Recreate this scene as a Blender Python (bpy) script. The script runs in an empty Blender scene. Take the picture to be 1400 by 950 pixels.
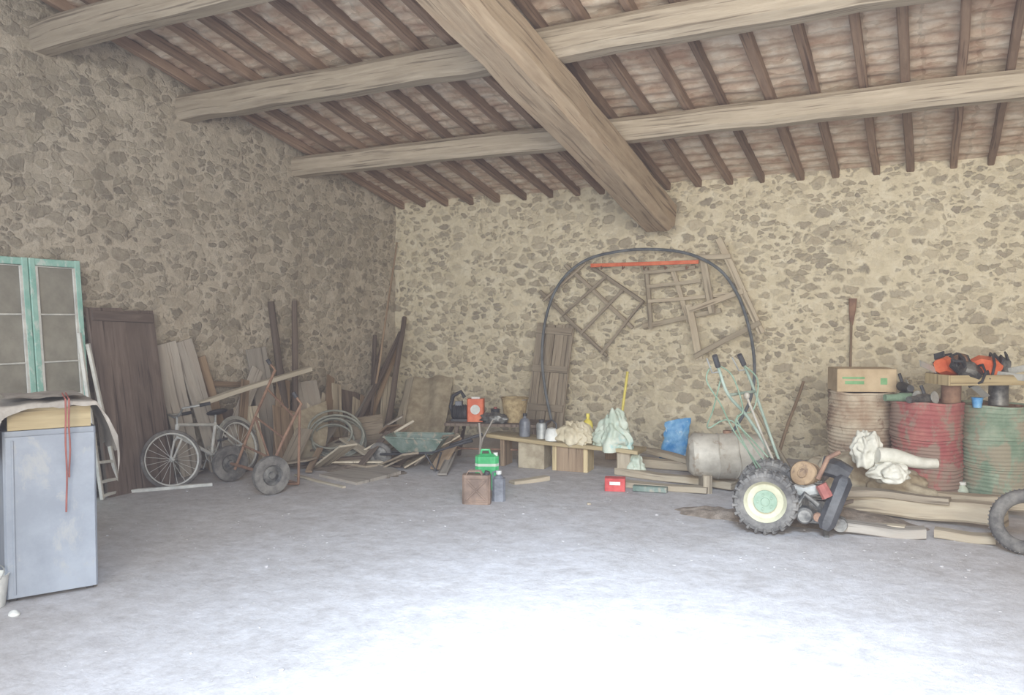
import bpy, bmesh, math, random
from mathutils import Vector, Matrix, noise
random.seed(7)
S = bpy.context.scene
COL = S.collection
R = math.radians
def V(*a): return Vector(a)
# ------------------------------------------------------------------ camera
FPX, HZ, CZ, YAW = 1120.0, 437.0, 1.6, R(27)
PIT = math.atan((475 - HZ) / FPX)
cd = bpy.data.cameras.new('camera'); cam = bpy.data.objects.new('camera', cd); COL.objects.link(cam)
cd.sensor_width = 36; cd.lens = FPX / 1400 * 36; cd.clip_start = .05; cd.clip_end = 200
cam.location = (0, 0, CZ); cam.rotation_euler = (R(90) - PIT, 0, YAW)
S.camera = cam
FW = V(-math.sin(YAW), math.cos(YAW), 0); RT = V(math.cos(YAW), math.sin(YAW), 0)
def ray(u, v):
    x = (u - 700) / FPX; y = (475 - v) / FPX
    f = math.cos(PIT) + math.sin(PIT) * y; z = math.cos(PIT) * y - math.sin(PIT)
    return (FW * f + RT * x + V(0, 0, z)) / f
O = V(0, 0, CZ)
def dp(u, v, d): return O + ray(u, v) * d
def fl(u, v, z=0):
    r = ray(u, v); return O + r * ((z - CZ) / r.z)
BY, LX = 9.8, -6.9
def bk(u, v, y=BY - .06):
    r = ray(u, v); return O + r * (y / r.y)
def lf(u, v, x=LX + .06):
    r = ray(u, v); return O + r * (x / r.x)
def lb(u, x=-6.72):
    p = lf(u, 600, x); p.z = 0; return p
def bb(u, y=9.5):
    p = bk(u, 600, y); p.z = 0; return p
# ------------------------------------------------------------------ colours / materials
def hx(s):
    s = s.lstrip('#'); o = []
    for i in (0, 2, 4):
        c = int(s[i:i+2], 16) / 255; o.append(c / 12.92 if c <= .04045 else ((c + .055) / 1.055) ** 2.4)
    return (*o, 1)
def newmat(name, rough=.8, metal=0):
    m = bpy.data.materials.new(name); m.use_nodes = True; nt = m.node_tree; b = nt.nodes['Principled BSDF']
    b.inputs['Roughness'].default_value = rough; b.inputs['Metallic'].default_value = metal
    return m, nt, b
def nd(nt, t, **k):
    n = nt.nodes.new(t)
    for a, v in k.items():
        if a in n.inputs: n.inputs[a].default_value = v
        else: setattr(n, a, v)
    return n
def ramp(nt, fac, stops):
    n = nt.nodes.new('ShaderNodeValToRGB'); e = n.color_ramp.elements
    while len(e) < len(stops): e.new(.5)
    for i, (p, c) in enumerate(stops): e[i].position = p; e[i].color = c
    nt.links.new(fac, n.inputs[0]); return n.outputs[0]
def mix(nt, f, a, b, bt='MIX'):
    n = nt.nodes.new('ShaderNodeMix'); n.data_type = 'RGBA'; n.blend_type = bt
    for s, x in ((n.inputs[0], f), (n.inputs[6], a), (n.inputs[7], b)):
        if hasattr(x, 'links'): nt.links.new(x, s)
        else: s.default_value = x
    return n.outputs[2]
def math_(nt, op, a, b=0):
    n = nt.nodes.new('ShaderNodeMath'); n.operation = op
    for s, x in ((n.inputs[0], a), (n.inputs[1], b)):
        if hasattr(x, 'links'): nt.links.new(x, s)
        else: s.default_value = x
    return n.outputs[0]
def bump(nt, b, h, st=.4, dist=.02):
    n = nd(nt, 'ShaderNodeBump'); n.inputs['Strength'].default_value = st; n.inputs['Distance'].default_value = dist
    nt.links.new(h, n.inputs['Height']); nt.links.new(n.outputs[0], b.inputs['Normal'])
def mapping(nt, src, sc):
    m = nd(nt, 'ShaderNodeMapping'); m.inputs['Scale'].default_value = sc; nt.links.new(src, m.inputs[0]); return m.outputs[0]
def nz(nt, vec, scale, detail=4, rough=.55, dist=0):
    n = nd(nt, 'ShaderNodeTexNoise'); n.inputs['Scale'].default_value = scale; n.inputs['Detail'].default_value = detail
    n.inputs['Roughness'].default_value = rough; n.inputs['Distortion'].default_value = dist
    nt.links.new(vec, n.inputs['Vector']); return n.outputs['Fac']
def dirty(name, c1, c2, scale=5, rough=.75, metal=0, bs=.25, lo=.38, hi=.62, c3=None, th=.52):
    m, nt, b = newmat(name, rough, metal)
    tc = nd(nt, 'ShaderNodeTexCoord').outputs['Object']
    f = nz(nt, tc, scale, 8, .65)
    c = ramp(nt, f, [(lo, hx(c1)), (hi, hx(c2))])
    if c3:
        g = nz(nt, mapping(nt, tc, (1, 1, .6)), scale*1.7, 9, .7, .3)
        c = mix(nt, ramp(nt, g, [(th, (0, 0, 0, 1)), (th+.08, (.85, .85, .85, 1))]), c, hx(c3))
    nt.links.new(c, b.inputs['Base Color'])
    bump(nt, b, nz(nt, tc, scale * 8, 3), bs, .01)
    return m
def wood(name, c1, c2, c3=None, fine=22, rough=.85, bs=.5, lo=.33, hi=.68):
    m, nt, b = newmat(name, rough)
    uv = nd(nt, 'ShaderNodeTexCoord').outputs['UV']
    oi = nd(nt, 'ShaderNodeObjectInfo').outputs['Random']
    add = nt.nodes.new('ShaderNodeVectorMath'); add.operation = 'ADD'; nt.links.new(uv, add.inputs[0])
    cmb = nd(nt, 'ShaderNodeCombineXYZ'); nt.links.new(math_(nt, 'MULTIPLY', oi, 50), cmb.inputs[2]); nt.links.new(cmb.outputs[0], add.inputs[1])
    g = nz(nt, mapping(nt, add.outputs[0], (1.3, fine, 1)), 1, 7, .6, .2)
    p = nz(nt, mapping(nt, add.outputs[0], (2, 6, 1)), 1.2, 5)
    f = math_(nt, 'ADD', math_(nt, 'MULTIPLY', g, .65), math_(nt, 'MULTIPLY', p, .35))
    c = ramp(nt, f, [(lo, hx(c1)), (hi, hx(c2))])
    if c3: c = mix(nt, ramp(nt, p, [(.5, (0, 0, 0, 1)), (.62, (1, 1, 1, 1))]), c, hx(c3))
    k = nz(nt, mapping(nt, add.outputs[0], (.9, fine*1.6, 1)), 1.3, 3, .5, .1)
    c = mix(nt, .6, c, ramp(nt, k, [(.35, (.25, .22, .2, 1)), (.42, (1, 1, 1, 1))]), 'MULTIPLY')
    v = math_(nt, 'ADD', math_(nt, 'MULTIPLY', oi, .4), .8)
    hs = nd(nt, 'ShaderNodeHueSaturation'); nt.links.new(v, hs.inputs['Value']); nt.links.new(c, hs.inputs['Color'])
    nt.links.new(hs.outputs[0], b.inputs['Base Color'])
    bump(nt, b, g, bs, .012)
    return m
def stone(name, mort, pal, thr, sz=1.0, soft=.06):
    m, nt, b = newmat(name, .92)
    pos = nd(nt, 'ShaderNodeNewGeometry').outputs['Position']
    n1 = nd(nt, 'ShaderNodeTexNoise'); n1.inputs['Scale'].default_value = 7; n1.inputs['Detail'].default_value = 5; n1.inputs['Roughness'].default_value = .65; nt.links.new(pos, n1.inputs['Vector'])
    ad = nt.nodes.new('ShaderNodeVectorMath'); ad.operation = 'MULTIPLY_ADD'
    nt.links.new(n1.outputs['Color'], ad.inputs[0]); ad.inputs[1].default_value = (.17, .17, .12); nt.links.new(pos, ad.inputs[2])
    def vor(scale):
        vec = mapping(nt, ad.outputs[0], (scale, scale, scale * 1.8))
        v = nd(nt, 'ShaderNodeTexVoronoi'); v.feature = 'DISTANCE_TO_EDGE'; v.inputs['Scale'].default_value = 1; nt.links.new(vec, v.inputs['Vector'])
        w = nd(nt, 'ShaderNodeTexVoronoi'); w.feature = 'F1'; w.inputs['Scale'].default_value = 1; nt.links.new(vec, w.inputs['Vector'])
        return math_(nt, 'ADD', math_(nt, 'MULTIPLY', v.outputs['Distance'], .65), math_(nt, 'MULTIPLY', math_(nt, 'SUBTRACT', .66, w.outputs['Distance']), .35)), w.outputs['Color']
    e1, k1 = vor(5.2 * sz); e2, k2 = vor(9.0 * sz)
    rag = nz(nt, pos, 12, 8, .75)
    big = nz(nt, pos, .8, 4)
    sw = ramp(nt, nz(nt, pos, 2.6, 3), [(.47, (0, 0, 0, 1)), (.5, (1, 1, 1, 1))])
    e = mix(nt, sw, e1, e2); k = mix(nt, sw, k1, k2)
    t = math_(nt, 'ADD', math_(nt, 'MULTIPLY', rag, .42), math_(nt, 'MULTIPLY', big, .34))
    h = math_(nt, 'SUBTRACT', e, math_(nt, 'ADD', t, thr))
    mask = ramp(nt, math_(nt, 'ADD', h, .5), [(.47, (0, 0, 0, 1)), (.47+soft, (1, 1, 1, 1))])
    sp = nd(nt, 'ShaderNodeSeparateColor'); nt.links.new(k, sp.inputs[0])
    sc = ramp(nt, sp.outputs[0], [(i / (len(pal) - 1) * .9 + .05, hx(c)) for i, c in enumerate(pal)])
    sc = mix(nt, .4, sc, ramp(nt, nz(nt, pos, 14, 6, .7), [(.3, hx('#8f8576')), (.7, hx('#d6cdb9'))]))
    bur = ramp(nt, sp.outputs[1], [(.1, (.2, .2, .2, 1)), (.6, (1, 1, 1, 1))])
    mk = mix(nt, 1, mask, bur, 'MULTIPLY')
    mc = ramp(nt, nz(nt, pos, 5, 8, .7), [(.3, hx(mort[0])), (.5, hx(mort[1])), (.72, hx(mort[2]))])
    col = mix(nt, mk, mc, sc)
    cr = ramp(nt, nz(nt, pos, 9, 8, .8), [(.3, (.52, .47, .42, 1)), (.43, (1, 1, 1, 1))])
    col = mix(nt, .65, col, cr, 'MULTIPLY')
    nt.links.new(col, b.inputs['Base Color'])
    hh = math_(nt, 'ADD', math_(nt, 'MULTIPLY', mk, .55), math_(nt, 'MULTIPLY', nz(nt, pos, 18, 7, .75), .9))
    bump(nt, b, hh, .85, .03)
    return m
M = {}
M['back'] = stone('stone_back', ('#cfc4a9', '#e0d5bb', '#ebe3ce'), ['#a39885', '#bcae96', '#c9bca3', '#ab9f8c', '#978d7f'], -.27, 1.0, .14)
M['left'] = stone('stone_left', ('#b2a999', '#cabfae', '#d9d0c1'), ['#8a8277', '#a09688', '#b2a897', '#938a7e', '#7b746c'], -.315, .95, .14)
# floor
m, nt, b = newmat('earth_floor', .95); pos = nd(nt, 'ShaderNodeNewGeometry').outputs['Position']
f = nz(nt, pos, .7, 10, .68, .3); c = ramp(nt, f, [(.3, hx('#a29b98')), (.5, hx('#b8b4b4')), (.72, hx('#cdcbcf'))])
f2 = nz(nt, pos, 7, 12, .82); c = mix(nt, .45, c, ramp(nt, f2, [(.35, hx('#8f8884')), (.5, hx('#bcb9b9')), (.66, hx('#dddce0'))]))
nt.links.new(c, b.inputs['Base Color']); bump(nt, b, math_(nt, 'ADD', math_(nt, 'MULTIPLY', f2, .9), math_(nt, 'MULTIPLY', nz(nt, pos, 4, 5), 1.5)), .55, .03); M['floor'] = m
# ceiling tiles
m, nt, b = newmat('clay_tiles', .9); pos = nd(nt, 'ShaderNodeNewGeometry').outputs['Position']
n1 = nd(nt, 'ShaderNodeTexNoise'); n1.inputs['Scale'].default_value = 5; nt.links.new(pos, n1.inputs['Vector'])
ad = nt.nodes.new('ShaderNodeVectorMath'); ad.operation = 'MULTIPLY_ADD'; nt.links.new(n1.outputs['Color'], ad.inputs[0]); ad.inputs[1].default_value = (.16, .16, 0); nt.links.new(pos, ad.inputs[2])
br = nd(nt, 'ShaderNodeTexBrick'); nt.links.new(ad.outputs[0], br.inputs['Vector'])
br.inputs['Color1'].default_value = hx('#bda28e'); br.inputs['Color2'].default_value = hx('#dccdbb'); br.inputs['Mortar'].default_value = hx('#9c8a77')
br.inputs['Scale'].default_value = 1; br.inputs['Brick Width'].default_value = .42; br.inputs['Row Height'].default_value = .19; br.inputs['Mortar Size'].default_value = .014
br.offset = .0
cc = mix(nt, .6, br.outputs['Color'], ramp(nt, nz(nt, pos, 4.5, 7, .65), [(.35, hx('#b18c75')), (.5, hx('#d6c3ae')), (.62, hx('#eee5d6'))]))
nt.links.new(cc, b.inputs['Base Color']); bump(nt, b, math_(nt, 'SUBTRACT', nz(nt, pos, 7, 4), br.outputs['Fac']), .5, .025); M['tiles'] = m
M['beam'] = wood('old_beam', '#968a79', '#c6baa8', '#ab9f8d', 20, bs=.8)
M['bigbeam'] = wood('big_beam', '#917f6b', '#bfae97', '#a6937d', 18, bs=.8)
M['rafter'] = wood('rafter_wood', '#755f51', '#a8917d', '#887260', 20)
M['darkwood'] = wood('dark_wood', '#564a42', '#82756a', '#6a5e54', 18)
M['brownwood'] = wood('brown_wood', '#7b6855', '#a7927b', None, 20)
M['greywood'] = wood('grey_wood', '#938c84', '#bbb4aa', '#a69d93', 20)
M['shutterwood'] = wood('shutter_wood', '#867a6b', '#aba08f', '#968a79', 20)
M['palewood'] = wood('pale_wood', '#a99f8d', '#cfc6b5', None, 18)
M['tanwood'] = wood('tan_wood', '#a89674', '#d0be98', None, 18)
M['log'] = wood('log_wood', '#978b7a', '#c3b8a3', '#a89b87', 14)
M['doorwood'] = wood('door_wood', '#5a4e48', '#85776e', '#6a5d55', 16)
M['white'] = dirty('white_paint', '#c4c5c2', '#e6e6e1', 6)
M['mint'] = dirty('mint_paint', '#8fc3b7', '#add4ca', 6, c3='#d2ded8', th=.54)
M['glass'] = dirty('dusty_glass', '#89867d', '#a3a096', 2.5, .4, 0, .03)
M['blue'] = dirty('blue_grey_paint', '#898f99', '#9ba1ab', 2.5, .75, 0, .1, c3='#a3a4a5', th=.57)
M['cloth'] = dirty('grey_cloth', '#938d86', '#b3ada6', 5, .95)
M['card'] = dirty('cardboard', '#b09c80', '#c7b497', 4, .9, 0, .1)
M['red'] = dirty('red_strap', '#87504b', '#9f625a', 8)
M['rust'] = dirty('rust', '#7a5f51', '#977965', 9, .8, .1)
M['tyre'] = dirty('rubber', '#545251', '#83807c', 7, .9)
M['black'] = dirty('black_plastic', '#303135', '#4c4c4f', 6, .55)
M['silver'] = dirty('bare_metal', '#8e908f', '#bcbdba', 6, .5, .3, .1)
M['palemetal'] = dirty('pale_bicycle_paint', '#b3b4b2', '#d2d2ce', 6, .5)
M['hose'] = dirty('grey_hose', '#75776f', '#96978d', 6, .7)
M['blackhose'] = dirty('black_hose', '#565b60', '#74787c', 6, .6)
M['barrow'] = dirty('barrow_green', '#5f7269', '#84918a', 5, .7, c3='#a39b8c')
M['orange'] = dirty('orange_plastic', '#c45a38', '#db7a54', 6, .5)
M['wicker'] = dirty('brown_bucket', '#8b7858', '#b3a07c', 18, .8)
M['jerry'] = dirty('brown_jerrycan', '#6f5d52', '#907a6b', 7, .6)
M['greenp'] = dirty('green_plastic', '#35a061', '#5cc383', 5, .4)
M['darkjug'] = dirty('grey_jug', '#5d6068', '#80838b', 5, .4)
M['bluebag'] = dirty('blue_bag', '#3f88c6', '#82b6de', 8, .5, c3='#c3d7e4', th=.58)
M['bag'] = dirty('white_bag', '#bfbdb2', '#d8d6cc', 5, .7)
M['creambag'] = dirty('cream_bag', '#b6aa90', '#d2c8b0', 5, .7)
M['tealbag'] = dirty('pale_teal_bag', '#aebbac', '#cdd2c4', 4, .6, c3='#9fc4c2', th=.56)
M['sack'] = dirty('brown_sack', '#978b77', '#b9ae98', 6, .9)
M['tank'] = dirty('grey_tank', '#9f9a90', '#c0bbb0', 4, .6, .1, c3='#948777', th=.58)
M['cream'] = dirty('cream_rim', '#adaa93', '#c4c1aa', 5, .8)
M['green'] = dirty('machine_green', '#6f8873', '#8fa391', 6, .7)
M['palegreen'] = dirty('faded_green', '#87988b', '#a2afa4', 6, .6)
M['rustcan'] = dirty('rusty_cylinder', '#846d55', '#a38b6e', 7, .8, c3='#6d5a4a', th=.52)
M['metal'] = dirty('greasy_metal', '#4d4d4e', '#8b8a87', 9, .5, .4, .2)
M['reddrum'] = dirty('red_drum', '#945253', '#ab736c', 3.5, .8, 0, .15, .4, .64, '#8f8175', .46)
M['greendrum'] = dirty('green_drum', '#758a78', '#9aa695', 3.5, .8, 0, .15, .4, .6, '#9b9180', .47)
M['tandrum'] = dirty('tan_drum', '#9c8672', '#bfb3a0', 3.5, .8, 0, .15, .4, .6, '#86705f', .53)
M['yellow'] = dirty('yellow_plastic', '#c9b951', '#e3d56f', 6, .5)
M['label_green'] = dirty('green_print', '#6a9a6b', '#84b083', 8)
M['earth'] = dirty('loose_earth', '#766a5e', '#9c9084', 12, 1, 0, .8)
M['redbox'] = dirty('red_box', '#b04344', '#cc5c5a', 8)
# ------------------------------------------------------------------ mesh builder
def wm(o):
    m = o.matrix_basis.copy()
    while o.parent: o = o.parent; m = o.matrix_basis @ m
    return m
def rect(w, h, b=0):
    w /= 2; h /= 2
    if b <= 0: return [(-w, -h), (w, -h), (w, h), (-w, h)]
    return [(-w+b, -h), (w-b, -h), (w, -h+b), (w, h-b), (w-b, h), (-w+b, h), (-w, h-b), (-w, -h+b)]
def circ(r, n=12): return [(r*math.cos(2*math.pi*i/n), r*math.sin(2*math.pi*i/n)) for i in range(n)]
class MB:
    def __init__(s): s.bm = bmesh.new(); s.uv = s.bm.loops.layers.uv.new('UVMap')
    def face(s, vs, uvs):
        try: f = s.bm.faces.new(vs)
        except ValueError: return
        for l, u in zip(f.loops, uvs): l[s.uv].uv = u
    def sweep(s, pts, prof, n=None, closed=False, jit=0, scale=None, cap=True):
        pts = [Vector(p) for p in pts]; N = len(pts); K = len(prof); rings = []; L = 0; Ls = []
        per = [0]
        for i in range(K): a = prof[i]; b = prof[(i+1) % K]; per.append(per[-1] + math.dist(a, b))
        nn = Vector(n) if n is not None else None
        sd = random.random() * 99
        for i, p in enumerate(pts):
            a = pts[i-1] if (i or closed) else p; c = pts[(i+1) % N] if (i < N-1 or closed) else p
            t = (c - a).normalized()
            if nn is None:
                nn = V(0, 0, 1) if abs(t.z) < .9 else V(1, 0, 0)
            y = (nn - t * nn.dot(t)).normalized(); x = y.cross(t).normalized(); nn = y
            if i: L += (p - pts[i-1]).length
            Ls.append(L); k = scale[i] if scale else 1; ring = []
            for (px, py) in prof:
                q = p + x * px * k + y * py * k
                if jit: q += noise.noise_vector(q * 2.3 + V(sd, 0, 0)) * jit
                ring.append(s.bm.verts.new(q))
            rings.append(ring)
        for i in range(N if closed else N-1):
            A = rings[i]; B = rings[(i+1) % N]; l0 = Ls[i]; l1 = Ls[i+1] if i < N-1 else L + .1
            for j in range(K):
                k = (j+1) % K
                s.face([A[j], A[k], B[k], B[j]], [(l0, per[j]), (l0, per[j+1]), (l1, per[j+1]), (l1, per[j])])
        if cap and not closed:
            s.face(rings[0][::-1], [(p[0]*.3, p[1]) for p in prof[::-1]]); s.face(rings[-1], [(p[0]*.3, p[1]) for p in prof])
        return s
    def bar(s, p, q, w, h, n=None, b=None, seg=1, jit=0):
        p = Vector(p); q = Vector(q)
        return s.sweep([p.lerp(q, i/seg) for i in range(seg+1)], rect(w, h, min(w, h)*.12 if b is None else b), n, jit=jit)
    def tube(s, pts, r, k=10, closed=False, n=None, jit=0): return s.sweep(pts, circ(r, k), n, closed, jit)
    def box(s, c, size, rz=0, b=.006):
        c = Vector(c); y = V(-math.sin(rz), math.cos(rz), 0)
        return s.sweep([c - V(0, 0, size[2]/2), c + V(0, 0, size[2]/2)], rect(size[0], size[1], b), y)
    def ring(s, c, ax, Rr, r, n=32, k=10, sx=1):
        ax = Vector(ax).normalized(); c = Vector(c); h = V(0, 0, 1) if abs(ax.z) < .9 else V(1, 0, 0)
        x = ax.cross(h).normalized(); y = ax.cross(x)
        return s.sweep([c + x*Rr*math.cos(2*math.pi*i/n) + y*Rr*math.sin(2*math.pi*i/n) for i in range(n)], [(a, b*sx) for a, b in circ(r, k)], ax, True)
    def lathe(s, c, ax, prof, n=32, dent=0):
        ax = Vector(ax).normalized(); c = Vector(c); h = V(0, 0, 1) if abs(ax.z) < .9 else V(0, 1, 0)
        x = h.cross(ax).normalized(); y = ax.cross(x); rings = []; ls = [0]
        for i in range(1, len(prof)): ls.append(ls[-1] + math.dist(prof[i], prof[i-1]))
        for (r, z) in prof:
            rg = []
            for i in range(n):
                a = 2*math.pi*i/n; q = c + ax*z + (x*math.cos(a) + y*math.sin(a)) * max(r, 1e-4)
                if dent: q += noise.noise_vector(q*4) * dent * min(1, r*10)
                rg.append(s.bm.verts.new(q))
            rings.append(rg)
        for i in range(len(prof)-1):
            for j in range(n):
                k = (j+1) % n; u = [(ls[i], j*.05), (ls[i], j*.05+.05), (ls[i+1], j*.05+.05), (ls[i+1], j*.05)]
                s.face([rings[i][j], rings[i][k], rings[i+1][k], rings[i+1][j]], u)
        for rg in (rings[0], rings[-1]):
            try: s.bm.faces.new(rg)
            except ValueError: pass
        return s
    def blob(s, c, rad, amp=.25, fr=2.5, sub=4, fold=.0, flat=None, tz=0):
        c = Vector(c); r = bmesh.ops.create_icosphere(s.bm, subdivisions=sub, radius=1); sd = V(random.random()*50, 0, 0)
        for v in r['verts']:
            d = v.co.normalized(); k = 1 + amp*noise.noise(d*fr*.6 + sd) * 1.1
            if fold:
                w_ = V(d.x, d.y, d.z*.4) + noise.noise_vector(d*1.3+sd)*.4
                k += fold*(noise.noise(w_*fr*1.1 + sd*2)*1.0 + .3*noise.noise(w_*fr*2.6+sd*3))
            tp_ = 1 - tz*max(0, d.z)
            v.co = V(d.x*rad[0]*k*tp_, d.y*rad[1]*k*tp_, d.z*rad[2]*k) + c
            if flat is not None and v.co.z < flat: v.co.z = flat
        return s
    def grid(s, fn, nu, nv):
        g = [[s.bm.verts.new(fn(i/nu, j/nv)) for j in range(nv+1)] for i in range(nu+1)]
        for i in range(nu):
            for j in range(nv):
                s.face([g[i][j], g[i+1][j], g[i+1][j+1], g[i][j+1]], [(i/nu, j/nv), ((i+1)/nu, j/nv), ((i+1)/nu, (j+1)/nv), (i/nu, (j+1)/nv)])
        return s
    def slab(s, pts, th):
        n = len(pts); a = [s.bm.verts.new(Vector(p)) for p in pts]; b = [s.bm.verts.new(Vector(p) + V(0, 0, th)) for p in pts]
        U = [(p[0], p[1]) for p in pts]
        s.face(a[::-1], U[::-1]); s.face(b, U)
        for i in range(n):
            k = (i+1) % n; s.face([a[i], a[k], b[k], b[i]], [U[i], U[k], U[k], U[i]])
        return s
    def build(s, name, mat, parent=None, w=True, sharp=35):
        bm = s.bm; bmesh.ops.recalc_face_normals(bm, faces=bm.faces[:])
        if parent is not None:
            if w: bmesh.ops.transform(bm, matrix=wm(parent).inverted(), verts=bm.verts[:])
            loc = None
        else:
            xs = [v.co for v in bm.verts]; lo = V(min(v.x for v in xs), min(v.y for v in xs), min(v.z for v in xs)); hi = V(max(v.x for v in xs), max(v.y for v in xs), 0)
            loc = V((lo.x+hi.x)/2, (lo.y+hi.y)/2, lo.z); bmesh.ops.translate(bm, vec=-loc, verts=bm.verts[:])
        me = bpy.data.meshes.new(name); bm.to_mesh(me); bm.free()
        for p in me.polygons: p.use_smooth = True
        me.set_sharp_from_angle(angle=R(sharp)); me.materials.append(M[mat] if isinstance(mat, str) else mat)
        o = bpy.data.objects.new(name, me); COL.objects.link(o)
        if parent is not None: o.parent = parent
        else: o.location = loc
        return o
def tag(o, label, cat, group=None, kind=None):
    o['label'] = label; o['category'] = cat
    if group: o['group'] = group
    if kind: o['kind'] = kind
    return o
def thing(name, label, cat, loc=(0, 0, 0), rot=(0, 0, 0), group=None):
    o = bpy.data.objects.new(name, None); COL.objects.link(o); o.location = loc; o.rotation_euler = rot; o.empty_display_size = .1
    return tag(o, label, cat, group)
def struct(o): o['kind'] = 'structure'; return o
# ------------------------------------------------------------------ room shell
FY, RX, SL = -2.2, 6.0, .212
def roof(y): return 3.175 + SL * (BY - y)
def rough(q, a): return q + noise.noise_vector(q*1.7) * a + noise.noise_vector(q*6) * a * .35
mb = MB(); mb.grid(lambda a, b: rough(V(LX + a*(RX-LX), BY, b*3.40), .035), 220, 60)
mb.box(((LX+RX)/2, BY+.25, 1.7), (RX-LX+.6, .4, 3.4)); struct(mb.build('wall_back', 'back'))
mb = MB(); mb.grid(lambda a, b: rough(V(LX, FY + a*(BY-FY), b*(roof(FY + a*(BY-FY))+.12)), .035), 200, 80)
a = [V(LX-.4, FY, 0), V(LX-.4, BY+.4, 0), V(LX-.4, BY+.4, roof(BY+.4)+.1), V(LX-.4, FY, roof(FY)+.1)]
b2 = [p + V(.34, 0, 0) for p in a]; va = [mb.bm.verts.new(p) for p in a]; vb = [mb.bm.verts.new(p) for p in b2]
U = [(0, 0)]*4; mb.face(va, U); mb.face(vb, U)
for i in range(4): mb.face([va[i], va[(i+1) % 4], vb[(i+1) % 4], vb[i]], U)
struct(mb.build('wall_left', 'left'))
mb = MB(); mb.sweep([V(RX+.2, FY, 0), V(RX+.2, BY+.4, 0)], [(-.2, 0), (.2, 0), (.2, 6), (-.2, 6)], V(0, 0, 1)); struct(mb.build('wall_right', 'back'))
mb = MB(); mb.grid(lambda a, b: V(-9 + a*18, -6 + b*17, noise.noise(V(a*18, b*17, 0)*.9)*.012), 180, 170); struct(mb.build('floor', 'floor'))
mb = MB()
def ceil_pt(a, b, o): y = FY + b*(BY+.3-FY); x = LX-.4 + a*(RX-LX+.8); return V(x, y, roof(y)+.1+o + .010*math.sin(y*2*math.pi/.19+noise.noise(V(x*2, y*.5, 0))*2) + .012*noise.noise(V(x*3, y*4, 0)))
mb.grid(lambda a, b: ceil_pt(a, b, 0), 120, 520); mb.grid(lambda a, b: ceil_pt(a, b, .12), 4, 60); struct(mb.build('ceiling', 'tiles'))
x = LX + .16; k = 0
while x < RX - .1:
    mb = MB(); j = random.uniform(-.03, .03); j2 = random.uniform(-.05, .05); pts = []
    for i in range(19):
        y = FY + (BY+.1-FY)*i/18; pts.append(V(x + j + j2*(i/18-.5) + .006*math.sin(i*.9+k*1.7), y, roof(y)+.05 + .006*math.sin(i*.8+k)))
    w_ = .058 + random.random()*.03
    mb.sweep(pts, rect(w_, .095, .01), V(0, 0, 1), jit=.012)
    o = mb.build('roof_rafter', 'rafter'); tag(o, 'narrow brown wooden rafter running under the clay tile roof', 'rafter', 'rafters under the roof tiles'); x += .385; k += 1
for (y, lab, d, dz) in ((7.79, 'long round roof beam nearest the back stone wall, crossing the big beam', .23, .03), (6.10, 'long roof beam crossing the middle of the ceiling, second from the back wall', .26, .05), (4.58, 'roof beam entering the left wall at the top left corner, nearest the camera', .25, .12)):
    mb = MB(); N = 30; pts = [V(LX-.1 + (RX-LX+.2)*i/N, y + .012*math.sin(i*.4+y), roof(y) - d/2 - dz*max(0, 1-i/17) + .006*math.sin(i*.5)) for i in range(N+1)]
    mb.sweep(pts, rect(d, d, d*.2), V(0, 0, 1), jit=.018, scale=[1 - .08*i/N for i in range(N+1)])
    tag(mb.build('roof_beam', 'beam'), lab, 'roof beam')
mb = MB(); N = 26; pts = []
for i in range(N+1):
    y = FY + (9.45-FY)*i/N; pts.append(V(-2.86 + .008*math.sin(i*.7), y, roof(y) - .25 - .18))
mb.sweep(pts, rect(.41, .38, .07), V(0, 0, 1), jit=.018)
tag(mb.build('main_roof_beam', 'bigbeam'), 'thickest roof beam sloping down to the back wall beneath the other beams', 'roof beam')
# ------------------------------------------------------------------ left side: glazed leaves
for (y0, lab) in ((3.865, 'mint green glazed door leaf at the left edge of the photo'), (4.345, 'mint green glazed door leaf standing next to the dark plank door')):
    W, H = .47, 2.13
    t = thing('glazed_door_leaf', lab, 'window', (-6.66, y0 + W/2, 0), (0, R(-4.6), 0), 'mint green glazed leaves')
    f = MB()
    for yy in (-W/2+.027, W/2-.027): f.bar(V(0, yy, 0), V(0, yy, H), .054, .045, V(1, 0, 0))
    for z, h in ((H-.03, .06), (.08, .16), (.62, .1)): f.bar(V(0, -W/2+.054, z), V(0, W/2-.054, z), .04, h, V(0, 0, 1))
    f.build('frame', 'mint', t, False)
    for z in (.95, 1.24, 1.65): g = MB(); g.bar(V(.004, -W/2+.054, z), V(.004, W/2-.054, z), .03, .014, V(0, 0, 1), .002); g.build('glazing_bar', 'white', t, False)
    g = MB(); g.sweep([V(.012, -W/2+.062, .68), V(.012, W/2-.062, .68), V(.012, W/2-.062, H-.07), V(.012, -W/2+.062, H-.07)], rect(.026, .016, .002), V(1, 0, 0), closed=True); g.build('glazing_bead', 'white', t, False)
    p = MB(); p.box((-.005, 0, (.67+H-.06)/2), (.006, W-.108, H-.06-.67), 0, .001); p.build('pane', 'glass', t, False)
    p = MB(); p.box((0, 0, .36), (.02, W-.108, .42), 0, .004); p.build('lower_panel', 'mint', t, False)
t = thing('white_trestle', 'narrow white wooden trestle leaning just left of the dark door', 'trestle', fl(150, 678))
a0, a1 = lf(120, 470, -6.55), fl(164, 676); b0, b1 = lf(108, 455, -6.55), fl(140, 684)
mb = MB(); mb.bar(a0, a1 + V(0, 0, .01), .035, .03, RT); mb.build('stile', 'white', t)
mb = MB(); mb.bar(b0, b1 + V(0, 0, .01), .035, .03, RT); mb.build('stile', 'white', t)
for k in (.78, .9, .985):
    mb = MB(); mb.bar(a0.lerp(a1, k) + V(0, 0, .015), b0.lerp(b1, k) + V(0, 0, .015), .03, .025); mb.build('rung', 'white', t)
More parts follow.
